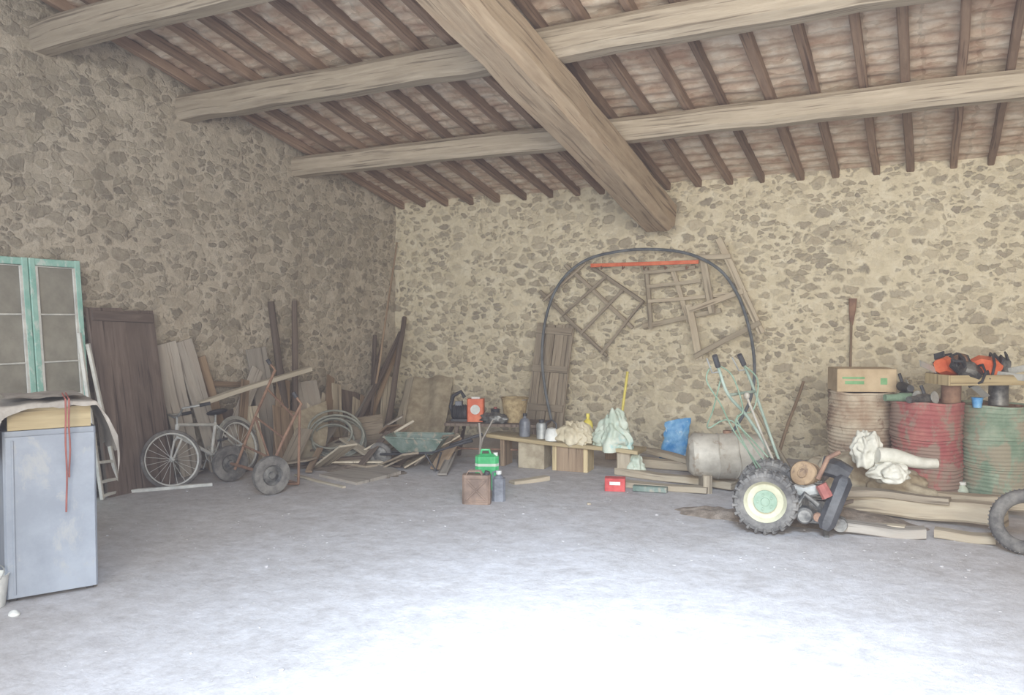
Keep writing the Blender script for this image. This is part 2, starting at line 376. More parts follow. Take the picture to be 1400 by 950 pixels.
# cabinet
c0, c1 = fl(8, 826), fl(135, 804); ax = (c1-c0); Wc = ax.length; ax.normalize(); nrm = V(ax.y, -ax.x, 0)
ctr = (c0+c1)/2 - nrm*.26; rz = math.atan2(ax.y, ax.x)
t = thing('metal_cabinet', 'worn blue grey painted cabinet standing in the left foreground', 'cabinet', ctr, (0, 0, rz))
HC = .97
mb = MB(); mb.box((0, 0, HC/2+.01), (Wc, .50, HC-.02), 0, .012); mb.build('body', 'blue', t, False)
mb = MB(); mb.sweep([V(0, -.262, .03), V(0, -.262, HC*.5), V(0, -.262, HC-.03)], rect(Wc-.02, .02, .005), V(0, 1, 0), jit=.006); dr = mb.build('door', 'blue', t, False)
mb = MB(); mb.box((-Wc/2+.045, -.275, HC*.5), (.012, .012, HC-.1), 0, .003); mb.build('hinge_strip', 'blue', dr, False)
for s in (-1, 1):
    mb = MB(); mb.box((s*(Wc/2-.04), -.2, .01), (.04, .05, .02)); mb.build('foot', 'black', t, False)
t2 = thing('shallow_crate', 'shallow bare wooden crate lying on the blue cabinet', 'crate', ctr + V(0, 0, HC), (0, 0, rz))
mb = MB(); mb.bar(V(-Wc/2+.025, -.235, .065), V(Wc/2-.025, -.235, .065), .125, .02, V(0, 1, 0), .003); mb.build('front', 'tanwood', t2, False)
mb = MB(); mb.box((0, .0, .008), (Wc-.06, .45, .014), 0, .002); mb.build('bottom', 'palewood', t2, False)
for s in (-1, 1):
    mb = MB(); mb.box((s*(Wc/2-.04), 0, .065), (.016, .45, .12), 0, .002); mb.build('side', 'palewood', t2, False)
mb = MB(); mb.box((0, .225, .065), (Wc-.06, .015, .12), 0, .002); mb.build('back', 'palewood', t2, False)
ztop = HC + .14
prof = [(-Wc/2-.08, HC-.16), (-Wc/2-.05, HC), (-Wc/2-.01, ztop), (-.1, ztop+.012), (.1, ztop+.02), (Wc/2, ztop+.01), (Wc/2+.06, HC+.05), (Wc/2+.10, HC-.06), (Wc/2+.10, HC-.17)]
Mc = Matrix.Translation(ctr) @ Matrix.Rotation(rz, 4, 'Z')
def pl(pr, s):
    x = s*(len(pr)-1); i = min(int(x), len(pr)-2); k = x-i; k = k*k*(3-2*k)*.5 + k*.5
    return pr[i][0]*(1-k)+pr[i+1][0]*k, pr[i][1]*(1-k)+pr[i+1][1]*k
def clo(a, b):
    x, z = pl(prof, a); e = max(0, abs(a-.45)*2-.5); n = noise.noise(V(x*7, b*4, z*3)); fr = max(0, .16-b)/.16
    y = -.27 + max(0, b-.16)/.84*.56 - (.03 if fr > 0 else 0) - fr*.01
    z -= fr*(.02 + .2*max(0, 1-a*3.0) + .10*max(0, a*3-2) + .04*abs(noise.noise(V(x*9, 0, 3))))
    return Mc @ V(x + n*.04*e + b*.03*e, y + noise.noise(V(x*5, 3, z*9))*.04*e - fr*abs(noise.noise(V(x*14, 2, 0)))*.02, z + abs(n)*.018*(1-fr) + e*.03*noise.noise(V(y*9, a*5, 1)))
mb = MB(); mb.grid(clo, 70, 40); o = mb.build('dust_sheet', 'cloth', None, True, 80); tag(o, 'crumpled grey dust sheet draped over the blue cabinet', 'cloth')
mb = MB()
mb.grid(lambda a, b: Mc @ V(-Wc/2+.02+a*(Wc-.08), -.29+b*.44, ztop+.048+.012*noise.noise(V(a*4, b*4, 0))), 12, 12); o = mb.build('cardboard_sheet', 'cloth', None); tag(o, 'flat grey cardboard sheet on top of the dust sheet', 'cardboard')
t3 = thing('red_strap', 'thin rust red strap hanging down the front of the blue cabinet', 'strap', Mc @ V(.09, -.3, HC-.4))
for dx, L, nm in ((.07, .62, 'strand'), (.088, .42, 'strand')):
    mb = MB(); pts = [Mc @ V(dx, -.2, ztop+.06), Mc @ V(dx, -.335, ztop+.035)] + [Mc @ V(dx + .003*math.sin(i*1.1+dx*30), -.338+.004*i, ztop - L*i/8) for i in range(1, 9)]
    mb.tube(pts, .005, 6); mb.build(nm, 'red', t3)
p0 = fl(-14, 830); t = thing('white_bucket', 'white plastic bucket beside the cabinet foot at the left edge', 'bucket', p0)
mb = MB(); mb.lathe(p0, (0, 0, 1), [(.0, .003), (.075, .003), (.095, .17), (.1, .18), (.09, .18), (.075, .02), (0, .02)], 28); mb.build('body', 'white', t)
mb = MB(); mb.tube([p0 + V(math.cos(a)*.098, math.sin(a)*.06, .17 + .05*math.sin(a)) for a in [i*math.pi/10 for i in range(11)]], .004, 6); mb.build('handle', 'silver', t)
def planked(name, lab, cat, tl, tr, bl, br, n, mat, th=.035, bat=None, battens=(.15, .5, .85), nrm=None):
    t = thing(name, lab, cat, (bl+br)/2)
    for i in range(n):
        a = (i+.5)/n; w = (bl-br).length/n - .006
        mb = MB(); mb.bar(bl.lerp(br, a), tl.lerp(tr, a) + V(0, 0, random.uniform(-.015, .01)), w, th, nrm, seg=6, jit=.008); mb.build('board', mat, t)
    N = nrm.normalized()*(th*.5+.011)
    for k in battens:
        mb = MB(); mb.bar(bl.lerp(tl, k).lerp(br.lerp(tr, k), .03)+N, br.lerp(tr, k).lerp(bl.lerp(tl, k), .03)+N, .09, .022, nrm); mb.build('batten', bat or mat, t)
    return t
bl, br_ = V(-6.56, 4.86, .0), V(-6.56, 5.60, 0); tl, tr = V(-6.80, 4.87, 1.72), V(-6.80, 5.55, 1.69)
planked('plank_door', 'dark brown weathered plank door leaning on the left wall', 'door', tl, tr, bl, br_, 2, 'doorwood', .04, 'doorwood', (.95,), V(1, 0, .17))
def lean(name, lab, cat, top, bot, w, th, mat, nrm=None, round_=False, seg=8, jit=.012, grp=None):
    mb = MB(); bot = bot + V(0, 0, th*.3)
    if round_: mb.sweep([top.lerp(bot, i/seg) for i in range(seg+1)], circ(w/2, 10), nrm, jit=jit, scale=[.75+.25*i/seg for i in range(seg+1)])
    else: mb.bar(top, bot, w, th, nrm, seg=seg, jit=jit)
    return tag(mb.build(name, mat), lab, cat, grp)
NL = V(1, -.2, .1)
lean('plank', 'wide pale grey plank leaning right beside the dark plank door', 'plank', lf(224, 470), lb(262), .25, .025, 'greywood', NL)
lean('plank', 'pale grey plank behind the bicycle, second right of the dark door', 'plank', lf(250, 466, -6.8), lb(300, -6.68), .2, .022, 'greywood', NL)
lean('plank', 'short reddish brown plank peeking above the bicycle saddle', 'plank', lf(274, 488), lb(316, -6.76), .11, .02, 'brownwood', NL)
lean('plank', 'pale tilted plank crossing behind the bicycle towards the rusty trolley', 'plank', lf(352, 505, -6.76), lb(298, -6.62), .16, .02, 'greywood', NL)
lean('wooden_post', 'dark wooden post leaning on the left wall above the trolley, left one of the pair', 'post', lf(370, 412), lb(398, -6.6), .10, .1, 'darkwood', None, True)
lean('wooden_post', 'dark upright wooden post on the left wall, right one of the pair', 'post', lf(403, 412), lb(404, -6.6), .085, .08, 'darkwood', None, True)
lean('plank', 'broad grey plank between the two dark posts on the left wall', 'plank', lf(350, 476, -6.8), lb(374, -6.7), .26, .03, 'greywood', NL)
lean('plank', 'long pale plank lying slanted across the two dark posts', 'plank', lf(272, 552, -6.5), dp(424, 506, 9.0), .09, .05, 'palewood', V(0, 0, 1))
lean('plank', 'short horizontal brown board on the wall above the bicycle', 'plank', lf(262, 524), lf(338, 528), .03, .06, 'brownwood', V(0, 0, 1))
lean('board', 'grey brown slanted board beside the right dark post', 'board', lf(416, 522, -6.78), lb(440, -6.5), .34, .02, 'greywood', NL)
lean('board', 'small beige board low down behind the trolley wheels', 'board', lf(335, 556, -6.7), lb(350, -6.5), .3, .02, 'palewood', NL)
lean('board', 'low wide brown board behind the upright of the trolley', 'board', lf(392, 560, -6.6), lb(398, -6.3), .4, .02, 'brownwood', NL)
lean('board', 'dark brown board low behind the bicycle rear wheel', 'board', lf(308, 560, -6.8), lb(318, -6.7), .35, .02, 'darkwood', NL)
lean('plank', 'thin brown plank leaning over the hose coil', 'plank', lf(452, 515), lb(446, -6.4), .12, .02, 'brownwood', NL)
lean('pole', 'tallest thin pole standing in the corner of the walls', 'pole', bk(543, 332), fl(503, 606), .035, .03, 'brownwood', None, True)
lean('pole', 'thick dark pole leaning in the corner, rightmost of the bundle', 'pole', bk(553, 434), fl(526, 612), .09, .08, 'darkwood', None, True)
lean('pole', 'dark slanted pole running from the corner down to the hose coil', 'pole', bk(548, 455, 9.6), fl(474, 612), .08, .07, 'darkwood', None, True)
lean('pole', 'steep dark pole standing at the left of the corner bundle', 'pole', lf(512, 458), fl(508, 600), .08, .07, 'darkwood', None, True)
lean('pole', 'brown slanted rail in the middle of the corner bundle', 'pole', bk(546, 470), fl(492, 608), .07, .04, 'brownwood', NL)
lean('pole', 'lowest slanted grey rail of the corner bundle', 'pole', lf(530, 498), fl(462, 616), .07, .04, 'greywood', NL)
lean('pole', 'crooked dark branch crossing the corner bundle', 'pole', lf(520, 470), fl(498, 612), .05, .05, 'darkwood', None, True, jit=.05)
lean('board', 'dark board low in the corner behind the poles', 'board', lf(478, 535), lb(486, -6.6), .3, .02, 'darkwood', NL)
lean('board', 'pale brown board leaning left of the corner poles', 'board', lf(455, 545), lb(470, -6.5), .22, .02, 'palewood', NL)
NB = V(.1, -1, .15)
lean('plank', 'pale short plank leaning just right of the corner bundle', 'plank', bk(560, 518), fl(542, 606), .13, .02, 'palewood', NB)
p = [fl(548, 604), fl(606, 602), bk(618, 514), bk(568, 516)]
mb = MB(); mb.grid(lambda a, b: p[0].lerp(p[1], a).lerp(p[3].lerp(p[2], a), b) + V(0, -.03, .02)*math.sin(a*9+b*2), 24, 12); tag(mb.build('bent_sheet', 'sack'), 'bent grey brown sheet leaning on the back wall by the corner', 'sheet')
q_ = [lf(398, 566, -6.4), lf(446, 548, -6.4), fl(440, 628), fl(398, 634)]
mb = MB(); mb.grid(lambda a, b: q_[0].lerp(q_[1], a).lerp(q_[3].lerp(q_[2], a), b) + V(.12, -.08, 0)*math.sin(b*3.1), 14, 16); tag(mb.build('curved_sheet', 'sack'), 'curved grey metal sheet standing between trolley and hose coil', 'sheet')
q_ = [dp(478, 572, 9.6), dp(522, 566, 9.9), fl(520, 618), fl(470, 624)]
mb = MB(); mb.grid(lambda a, b: q_[0].lerp(q_[1], a).lerp(q_[3].lerp(q_[2], a), b) + V(.1, -.1, .05)*math.sin(b*3.1), 14, 16); tag(mb.build('curved_sheet', 'shutterwood'), 'curved brown sheet in front of the corner poles', 'sheet')
rs = random.Random(11)
mats = ['greywood', 'brownwood', 'shutterwood', 'palewood', 'darkwood', 'log']
for i in range(44):
    u, v = rs.uniform(385, 612), rs.uniform(606, 644); c = fl(u, v); an = rs.uniform(-.5, 2.4); L = rs.uniform(.25, .7); d = V(math.cos(an), math.sin(an), 0)*L
    if c.x < -6.3: c.x = -6.3
    z0, z1 = .02, rs.uniform(.03, .4); a_, b_ = (c-d/2)+V(0, 0, z0), (c+d/2)+V(0, 0, z1)
    if min(a_.x, b_.x) < LX+.1 or max(a_.y, b_.y) > BY-.1: continue
    lean('offcut_board', 'weathered offcut board lying loose in the heap around the hose coil and wheelbarrow', 'board', b_, a_, rs.uniform(.05, .24), .02, mats[i % 6], V(0, 0, 1), grp='loose offcuts in the corner heap')
for i in range(13):
    u = (330, 430, 462, 496, 520, 578, 590, 604, 478, 382, 444, 508, 290)[i]; lw = u < 530; tp_ = (lf(u+rs.uniform(-8, 12), rs.uniform(510, 555), -6.75) if lw else bk(u, rs.uniform(530, 560))); bt = lb(u+rs.uniform(-12, 6), -6.5 if u > 300 else -6.74) if lw else bb(u-6, 9.35)
    lean('leaning_board', 'short weathered board leaning low against the stone wall in the corner heap', 'board', tp_, bt, rs.uniform(.08, .22), .02, mats[(i*2+1) % 6], NL if lw else NB, grp='boards leaning in the corner heap')
bl = bb(716, 9.35); br_ = bb(766, 9.35); bl.z = br_.z = .02; tl = bk(735, 441); tr = bk(786, 445)
planked('wooden_shutter', 'old brown batten shutter leaning on the back wall under the black hose', 'shutter', tl, tr, bl, br_, 4, 'shutterwood', .03, 'shutterwood', (.3, .62, .94), V(0, -1, .2))
# ------------------------------------------------------------------ bicycle
def bicycle(loc, rot):
    t = thing('bicycle', 'old pale grey bicycle leaning against the left wall planks', 'bicycle', loc, rot)
    RW = .28
    def wheel(c, ax):
        w = MB(); w.ring(c, ax, RW-.03, .012, 40, 8)
        a = Vector(ax).normalized(); x = a.cross(V(0, 0, 1)).normalized(); y = a.cross(x)
        for i in range(20):
            an = i*2*math.pi/20; w.tube([Vector(c) + a*(.02 if i % 2 else -.02), Vector(c) + (x*math.cos(an)+y*math.sin(an))*(RW-.03)], .002, 4)
        w.tube([Vector(c)-a*.04, Vector(c)+a*.04], .018, 10); wh = w.build('wheel', 'palemetal', t, False)
        ty = MB(); ty.ring(c, ax, RW-.012, .018, 44, 10); ty.build('tyre', 'tyre', wh, False)
    wheel((-.45, 0, RW), (0, 1, 0)); st = R(25)
    wheel((.47, 0, RW), (math.sin(st), math.cos(st), 0))
    BB = V(-.04, 0, .25); ST = V(-.19, 0, .56); HT = V(.31, 0, .6); HB = V(.345, 0, .5)
    f = MB(); f.tube([BB, ST], .016); f.tube([ST*.97, HT], .016); f.tube([BB, HB], .018); f.tube([HT, HB], .021)
    for s in (-1, 1):
        f.tube([BB+V(0, s*.02, 0), V(-.45, s*.05, RW)], .01); f.tube([ST+V(0, s*.01, -.03), V(-.45, s*.05, RW)], .009)
    f.build('frame', 'palemetal', t, False)
    f = MB()
    for s in (-1, 1): f.tube([HB+V(0, 0, -.02), HB + V(0, s*.05, -.05), V(.47, 0, RW)+V(s*.05*math.sin(st), s*.05*math.cos(st), 0)], .011)
    f.build('fork', 'palemetal', t, False)
    f = MB(); f.tube([HT, HT+V(-.02, 0, .08)], .012); hb = HT+V(-.02, 0, .08); a = V(math.sin(st), math.cos(st), 0); b = V(-math.cos(st), math.sin(st), 0)
    f.tube([hb-a*.26+b*.14+V(0, 0, .04), hb-a*.2+V(0, 0, .05), hb-a*.06, hb+a*.06, hb+a*.2+V(0, 0, .05), hb+a*.26+b*.14+V(0, 0, .04)], .011)
    h = f.build('handlebar', 'silver', t, False)
    for s in (-1, 1):
        g = MB(); g.tube([hb+a*.26*s+b*.14+V(0, 0, .04), hb+a*.27*s+b*.24+V(0, 0, .04)], .017); g.build('grip', 'black', h, False)
    s_ = MB(); s_.tube([ST, ST+V(-.03, 0, .09)], .012); s_.build('seat_post', 'silver', t, False)
    s_ = MB(); s_.blob(ST+V(-.06, 0, .11), (.13, .075, .03), .1, 1.5, 3); s_.build('saddle', 'black', t, False)
    c = MB(); c.ring(BB, (0, 1, 0), .08, .006, 24, 6); c.tube([BB+V(0, -.05, 0), BB+V(.1, -.05, -.12)], .008); c.tube([BB+V(0, .05, 0), BB+V(-.1, .05, .12)], .008)
    for q in range(5): c.tube([BB, BB+V(math.cos(q*1.257)*.08, 0, math.sin(q*1.257)*.08)], .006, 6)
    cr = c.build('crank', 'silver', t, False)
    for e in (V(.1, -.09, -.12), V(-.1, .09, .12)):
        q = MB(); q.box(BB+e, (.09, .07, .02)); q.build('pedal', 'black', cr, False)
    g = MB(); g.sweep([V(-.45, 0, RW)+V(math.cos(a)*.3, 0, math.sin(a)*.3) for a in [R(20+i*14) for i in range(11)]], rect(.05, .006, .001), V(0, 1, 0)); g.build('mudguard', 'silver', t, False)
    return t
pm = (fl(234, 664)+fl(332, 645))/2; pm.z = 0
bicycle(pm + V(.08, 0, 0), (R(16), 0, R(-86)))
tag(MB().bar(fl(172, 674)+V(0, 0, .015), fl(290, 664)+V(0, 0, .015), .05, .03, V(0, 0, 1)).build('white_strip', 'white'), 'white wooden strip lying on the floor in front of the bicycle', 'wood strip')
# ------------------------------------------------------------------ trolley
A, B = fl(371, 676), fl(315, 658); A.z = B.z = .18; axl = (B-A).normalized()
t = thing('hand_trolley', 'rusty two wheeled hand trolley with black rubber tyres', 'trolley', (A+B)/2 - V(0, 0, .18))
def wheel2(t, c, ax, Ro, wd, Ri, rimmat, tyremat='tyre'):
    rm = MB(); rm.lathe(c, ax, [(0, .028), (.03, .028), (.035, .01), (Ri*.8, -.002), (Ri, .02), (Ri, -.02), (Ri*.8, -.01), (.03, -.02), (0, -.02)], 28)
    w = rm.build('wheel', rimmat, t)
    ty = MB(); prof = [(Ri, -wd*.4), (Ri+(Ro-Ri)*.6, -wd*.55), (Ro*.97, -wd*.42), (Ro, 0), (Ro*.97, wd*.42), (Ri+(Ro-Ri)*.6, wd*.55), (Ri, wd*.4), (Ri, -wd*.4)]
    ty.lathe(c, ax, prof, 40); ty.build('tyre', tyremat, w); return w
for c in (A, B): wheel2(t, c, -axl, .18, .075, .095, 'metal')
mb = MB(); mb.tube([A, B], .015); mb.build('axle', 'rust', t)
ta, tb = dp(412, 552, 7.75), dp(376, 506, 8.25); A1, B1 = A+axl*.1, B-axl*.1
mb = MB(); mb.tube([A1+V(0, 0, -.05), A1.lerp(ta, .5), ta, ta+V(-.04, -.03, .07)], .014); mb.tube([B1+V(0, 0, -.05), B1.lerp(tb, .5), tb, tb+V(-.04, -.03, .07)], .014)
for k in (.2, .5, .8): mb.tube([A1.lerp(ta, k), B1.lerp(tb, k)], .011)
mb.build('frame', 'rust', t)
ft = fl(408, 664) + V(0, 0, .02)
mb = MB(); mb.tube([ft, ta.lerp(A1, .05)], .013); mb.tube([ft, A1+V(0, 0, -.1)], .013); mb.tube([ft+axl*.45, B1.lerp(tb, .5)], .011); mb.tube([ft, ft+axl*.45], .012); mb.build('prop_leg', 'rust', t)
for q in (ta, tb):
    mb = MB(); mb.tube([q+V(-.035, -.026, .06), q+V(-.06, -.045, .11)], .02); mb.build('grip', 'black', t)
# hose coil
cc = fl(458, 628); cc.z = .25; axc = V(.6, -.72, .55).normalized(); x = axc.cross(V(0, 0, 1)).normalized(); y = axc.cross(x)
pts = []
for i in range(9*28):
    a = i/28*2*math.pi; r_ = .23 + .05*math.sin(i*.11) + .06*noise.noise(V(i*.05, 0, 0)); pts.append(cc + x*r_*math.cos(a)*1.15 + y*r_*math.sin(a) + axc*(.028*(i/28-4)) + V(0, 0, .04*math.sin(i*.07)))
mb = MB(); mb.tube(pts, .012, 8); tag(mb.build('hose_coil', 'hose'), 'coiled grey hose leaning in front of the corner poles', 'hose')
def slabt(name, lab, cat, px, th, mat, z=.0):
    mb = MB(); mb.slab([fl(u, v)+V(0, 0, z) for u, v in px], th); return tag(mb.build(name, mat), lab, cat)
slabt('panel', 'grey flat panel on the floor between hose coil and wheelbarrow, farther one', 'panel', [(425, 634), (495, 618), (532, 628), (500, 642)], .05, 'shutterwood')
slabt('panel', 'pale flat panel on the floor nearest the camera, below the hose coil', 'panel', [(436, 652), (526, 636), (548, 648), (488, 664)], .03, 'greywood', .0)
slabt('panel', 'warped panel lying on the farther panel beside the hose coil', 'panel', [(420, 626), (470, 622), (524, 640), (450, 640)], .02, 'palewood', .055)
lean('plank', 'dark narrow plank lying on top of the flat panels', 'plank', fl(440, 640)+V(0, 0, .09), fl(500, 636)+V(0, 0, .09), .07, .03, 'darkwood', V(0, 0, 1))
lean('plank', 'pale plank sliding off the heap towards the wheelbarrow', 'plank', dp(470, 600, 9.3), fl(532, 640), .13, .025, 'palewood', V(0, 0, 1))
lean('plank', 'thin lath lying on the floor right of the trolley wheel', 'plank', fl(404, 652)+V(0, 0, .02), fl(470, 668)+V(0, 0, .01), .04, .02, 'palewood', V(0, 0, 1))
# ------------------------------------------------------------------ wheelbarrow
w0 = fl(572, 640); w0.z = 0
t = thing('wheelbarrow', 'dirty green wheelbarrow standing before the bent sheet', 'wheelbarrow', w0, (0, 0, R(196))); t.scale = (.8, .8, .8)
mb = MB(); out = [(-.42, -.3), (.42, -.22), (.42, .22), (-.42, .3)]; inn = [(-.25, -.18), (.2, -.14), (.2, .14), (-.25, .18)]
Vt = [mb.bm.verts.new(V(x, y, .44)) for x, y in out]; Vb = [mb.bm.verts.new(V(x, y, .22)) for x, y in inn]
for i in range(4): mb.face([Vt[i], Vt[(i+1) % 4], Vb[(i+1) % 4], Vb[i]], [(0, 0)]*4)
mb.face(Vb, [(0, 0)]*4); mb.tube([V(x, y, .44) for x, y in out], .012, 8, True, V(0, 0, 1)); mb.build('tray', 'barrow', t, False)
mb = MB()
for s in (-1, 1): mb.tube([V(.52, s*.05, .18), V(.2, s*.15, .21), V(-.25, s*.2, .25), V(-.75, s*.28, .42)], .016)
for s in (-1, 1): mb.tube([V(-.15, s*.19, .24), V(-.3, s*.2, .015), V(-.38, s*.21, .26)], .014)
mb.tube([V(-.3, -.2, .015), V(-.3, .2, .015)], .012); mb.build('frame', 'black', t, False)
for s in (-1, 1):
    mb = MB(); mb.tube([V(-.7, s*.27, .405), V(-.82, s*.29, .44)], .022); mb.build('grip', 'black', t, False)
mb = MB(); mb.ring(V(.54, 0, .17), (0, 1, 0), .13, .038, 28, 10); wt = mb.build('wheel', 'tyre', t, False)
mb = MB(); mb.lathe(V(.54, 0, .17), (0, 1, 0), [(0, -.03), (.1, -.015), (.1, .015), (0, .03)], 24); mb.build('rim', 'metal', wt, False)
lean('tool_handle', 'pale wooden tool handle resting across the wheelbarrow tray', 'handle', dp(498, 616, 9.1), dp(566, 577, 9.35), .035, .03, 'palewood', None, True)
# ------------------------------------------------------------------ dark table + things
tp = .44
q = [dp(608, 578, 9.2), dp(746, 588, 9.0)]
for k in q: k.z = tp
ax1 = (q[1]-q[0]); L1 = ax1.length; rz1 = math.atan2(ax1.y, ax1.x); tc = (q[0]+q[1])/2 + V(-math.sin(rz1), math.cos(rz1), 0)*.22; tc.z = 0
t = thing('low_table', 'low dark rusty table carrying a brown bucket and an orange box', 'table', tc, (0, 0, rz1))
mb = MB(); mb.box((0, 0, tp-.015), (L1, .5, .03), 0, .008); mb.build('tabletop', 'darkwood', t, False)
for sx in (-1, 1):
    for sy in (-1, 1):
        mb = MB(); mb.bar(V(sx*(L1/2-.14), sy*.18, tp-.03), V(sx*(L1/2-.06), sy*.2, 0), .04, .04); mb.build('leg', 'darkwood', t, False)
mb = MB(); mb.tube([V(-L1/2+.1, -.19, .15), V(L1/2-.1, -.19, .15)], .012); mb.build('stretcher', 'rust', t, False)
def on1(u, dy=0):
    k = (u-608)/(746-608); p = q[0].lerp(q[1], k) + V(-math.sin(rz1), math.cos(rz1), 0)*(.2+dy); p.z = tp; return p
def bucket(p, r0, r1, h, mat, lab, name='bucket'):
    t = thing(name, lab, 'bucket', p)
    mb = MB(); mb.lathe(p, (0, 0, 1), [(0, .002), (r0, .002), (r0*.5+r1*.5+.004, h*.5), (r1, h-.012), (r1+.01, h-.008), (r1+.01, h), (r1-.006, h), (r0-.006, .02), (0, .02)], 32); mb.build('body', mat, t)
    mb = MB(); mb.tube([p+V(math.cos(a)*r1*1.04, -.02-math.sin(a)*r1*.6, h-.02) for a in [i*math.pi/12 for i in range(13)]], .005, 6); mb.build('handle', 'silver', t)
    return t
bucket(on1(700), .11, .15, .28, 'wicker', 'brown bucket standing on the low dark table')
pb = on1(646); t = thing('orange_box', 'orange box with a white round mark on the low table', 'box', pb, (0, 0, rz1+.1))
mb = MB(); mb.box((0, 0, .13), (.19, .14, .26), 0, .012); mb.build('body', 'orange', t, False)
mb = MB(); mb.lathe(V(0, -.073, .14), (0, -1, 0), [(0, 0), (.055, 0), (.055, .004), (0, .004)], 28); mb.build('round_mark', 'white', t, False)
mb = MB(); mb.box((0, -.0, .27), (.1, .06, .02)); mb.build('handle', 'white', t, False)
pm_ = on1(624, .02); t = thing('electric_motor', 'small black motor at the left end of the low table', 'motor', pm_, (0, 0, rz1))
mb = MB(); mb.lathe(V(-.1, 0, .1), (1, 0, 0), [(0, 0), (.07, 0), (.085, .02)] + [(.088 if i % 2 else .078, .02+i*.012) for i in range(12)] + [(.07, .18), (.02, .19), (.02, .24), (0, .24)], 28); mb.build('body', 'black', t, False)
mb = MB(); mb.box((0, 0, .012), (.2, .16, .024)); mb.build('base', 'black', t, False)
mb = MB(); mb.box((-.02, 0, .2), (.08, .07, .05)); mb.build('switch_box', 'darkjug', t, False)
p = on1(610)
mb = MB(); mb.tube([p+V(.0, .1, .02), p+V(-.06, .1, .15), p+V(-.02, .1, .28), p+V(.08, .1, .33), p+V(.12, .12, .26)], .022, 8); tag(mb.build('black_pipe', 'black'), 'bent black pipe on the left end of the low table', 'pipe')
p = on1(672, .05); t = thing('dark_tin', 'small dark tin between orange box and brown bucket', 'tin', p)
mb = MB(); mb.lathe(p, (0, 0, 1), [(0, .001), (.05, .001), (.053, .006), (.05, .012), (.05, .13), (.053, .14), (0, .142)], 24); mb.build('body', 'black', t)
mb = MB(); mb.lathe(p+V(0, 0, .142), (0, 0, 1), [(0, 0), (.02, 0), (.02, .02), (0, .02)], 16); mb.build('cap', 'red', t)
mb = MB(); mb.blob(on1(674, -.12)+V(0, 0, .05), (.16, .09, .07), .3, 3, 4, .25, flat=tp); tag(mb.build('oily_rag', 'metal', None, True, 60), 'heap of dark oily rags at the front of the low table', 'rag')
# bench
bp, bq = dp(664, 596, 8.95), dp(872, 620, 8.25)
u_ = V(bq.x-bp.x, bq.y-bp.y, 0).normalized(); pr = V(-u_.y, u_.x, 0)
t = thing('low_bench', 'long low tan plank bench loaded with bags and bottles', 'bench', V((bp.x+bq.x)/2, (bp.y+bq.y)/2, 0))
mb = MB(); mb.bar(bp+pr*.17, bq+pr*.17, .34, .04, V(0, 0, 1), seg=8, jit=.012); mb.build('plank', 'tanwood', t)
for k, ww, mt in ((.1, .05, 'brownwood'), (.3, .3, 'sack'), (.46, .06, 'tanwood'), (.56, .3, 'brownwood'), (.66, .05, 'tanwood'), (.9, .14, 'log')):
    c = bp.lerp(bq, k)+pr*.17; h = c.z-.02; mb = MB(); mb.box(V(c.x, c.y, h/2), (ww, .26, h), math.atan2(u_.y, u_.x)+.05, .01); mb.build('leg', mt, t)
def on2(u, off=.15):
    k = (u-664)/(872-664); p = bp.lerp(bq, k)+pr*off; p.z += .02; return p
def bottle(p, r, h, mat, lab, capm='white', nr=.3):
    t = thing('bottle', lab, 'bottle', p); mb = MB()
    mb.lathe(p, (0, 0, 1), [(0, .001), (r*.95, .001), (r, .01), (r, h*.62), (r*.8, h*.74), (r*nr, h*.82), (r*nr, h*.9), (0, h*.9)], 24); mb.build('body', mat, t)
    mb = MB(); mb.lathe(p+V(0, 0, h*.88), (0, 0, 1), [(0, 0), (r*nr*1.25, 0), (r*nr*1.2, h*.12), (0, h*.12)], 18); mb.build('cap', capm, t)
bottle(on2(713), .06, .25, 'darkjug', 'dark grey bottle on the bench, just right of the brown bucket', 'black')
bottle(on2(799, .2), .055, .31, 'yellow', 'yellow bottle on the bench between two plastic bags', 'yellow')
p = on2(738, .13); t = thing('canister', 'silver lidded canister on the bench left of the white kettle', 'canister', p)
mb = MB(); mb.lathe(p, (0, 0, 1), [(0, .001), (.055, .001), (.058, .15), (.05, .17), (0, .18)], 24); mb.build('body', 'silver', t)
mb = MB(); mb.lathe(p+V(0, 0, .175), (0, 0, 1), [(0, 0), (.03, 0), (.03, .03), (0, .03)], 16); mb.build('lid', 'black', t)
p = on2(755, .08); t = thing('kettle', 'white kettle with black handle standing on the bench', 'kettle', p)
mb = MB(); mb.lathe(p, (0, 0, 1), [(0, .001), (.075, .001), (.08, .03), (.07, .1), (.05, .13), (0, .14)], 28); mb.build('body', 'white', t)
mb = MB(); mb.tube([p+V(.07, 0, .05), p+V(.12, 0, .11), p+V(.13, 0, .13)], .012, 8); mb.build('spout', 'white', t)
mb = MB(); mb.tube([p+V(-.06, 0, .1), p+V(-.07, 0, .19), p+V(0, 0, .22), p+V(.05, 0, .18), p+V(.05, 0, .11)], .009, 8); mb.build('handle', 'black', t)
mb = MB(); mb.blob(on2(785, .1)+V(0, 0, .08), (.19, .12, .14), .3, 2.6, 5, .35, flat=on2(783).z-.03, tz=.3); tag(mb.build('plastic_bag', 'creambag', None, True, 60), 'crumpled cream plastic bag on the bench beside the yellow bottle', 'bag')
mb = MB(); mb.blob(on2(836, .13)+V(0, 0, .12), (.22, .15, .24), .3, 2.6, 5, .38, flat=on2(838).z-.04, tz=.4); tag(mb.build('plastic_bag', 'tealbag', None, True, 60), 'pale teal plastic bag heaped on the right end of the bench', 'bag')
mb = MB(); mb.blob(fl(868, 650)+V(0, 0.0, .1), (.1, .08, .12), .28, 3, 4, .3, flat=0, tz=.3); tag(mb.build('plastic_bag', 'tealbag', None, True, 60), 'small pale bag on the floor at the bench end', 'bag')
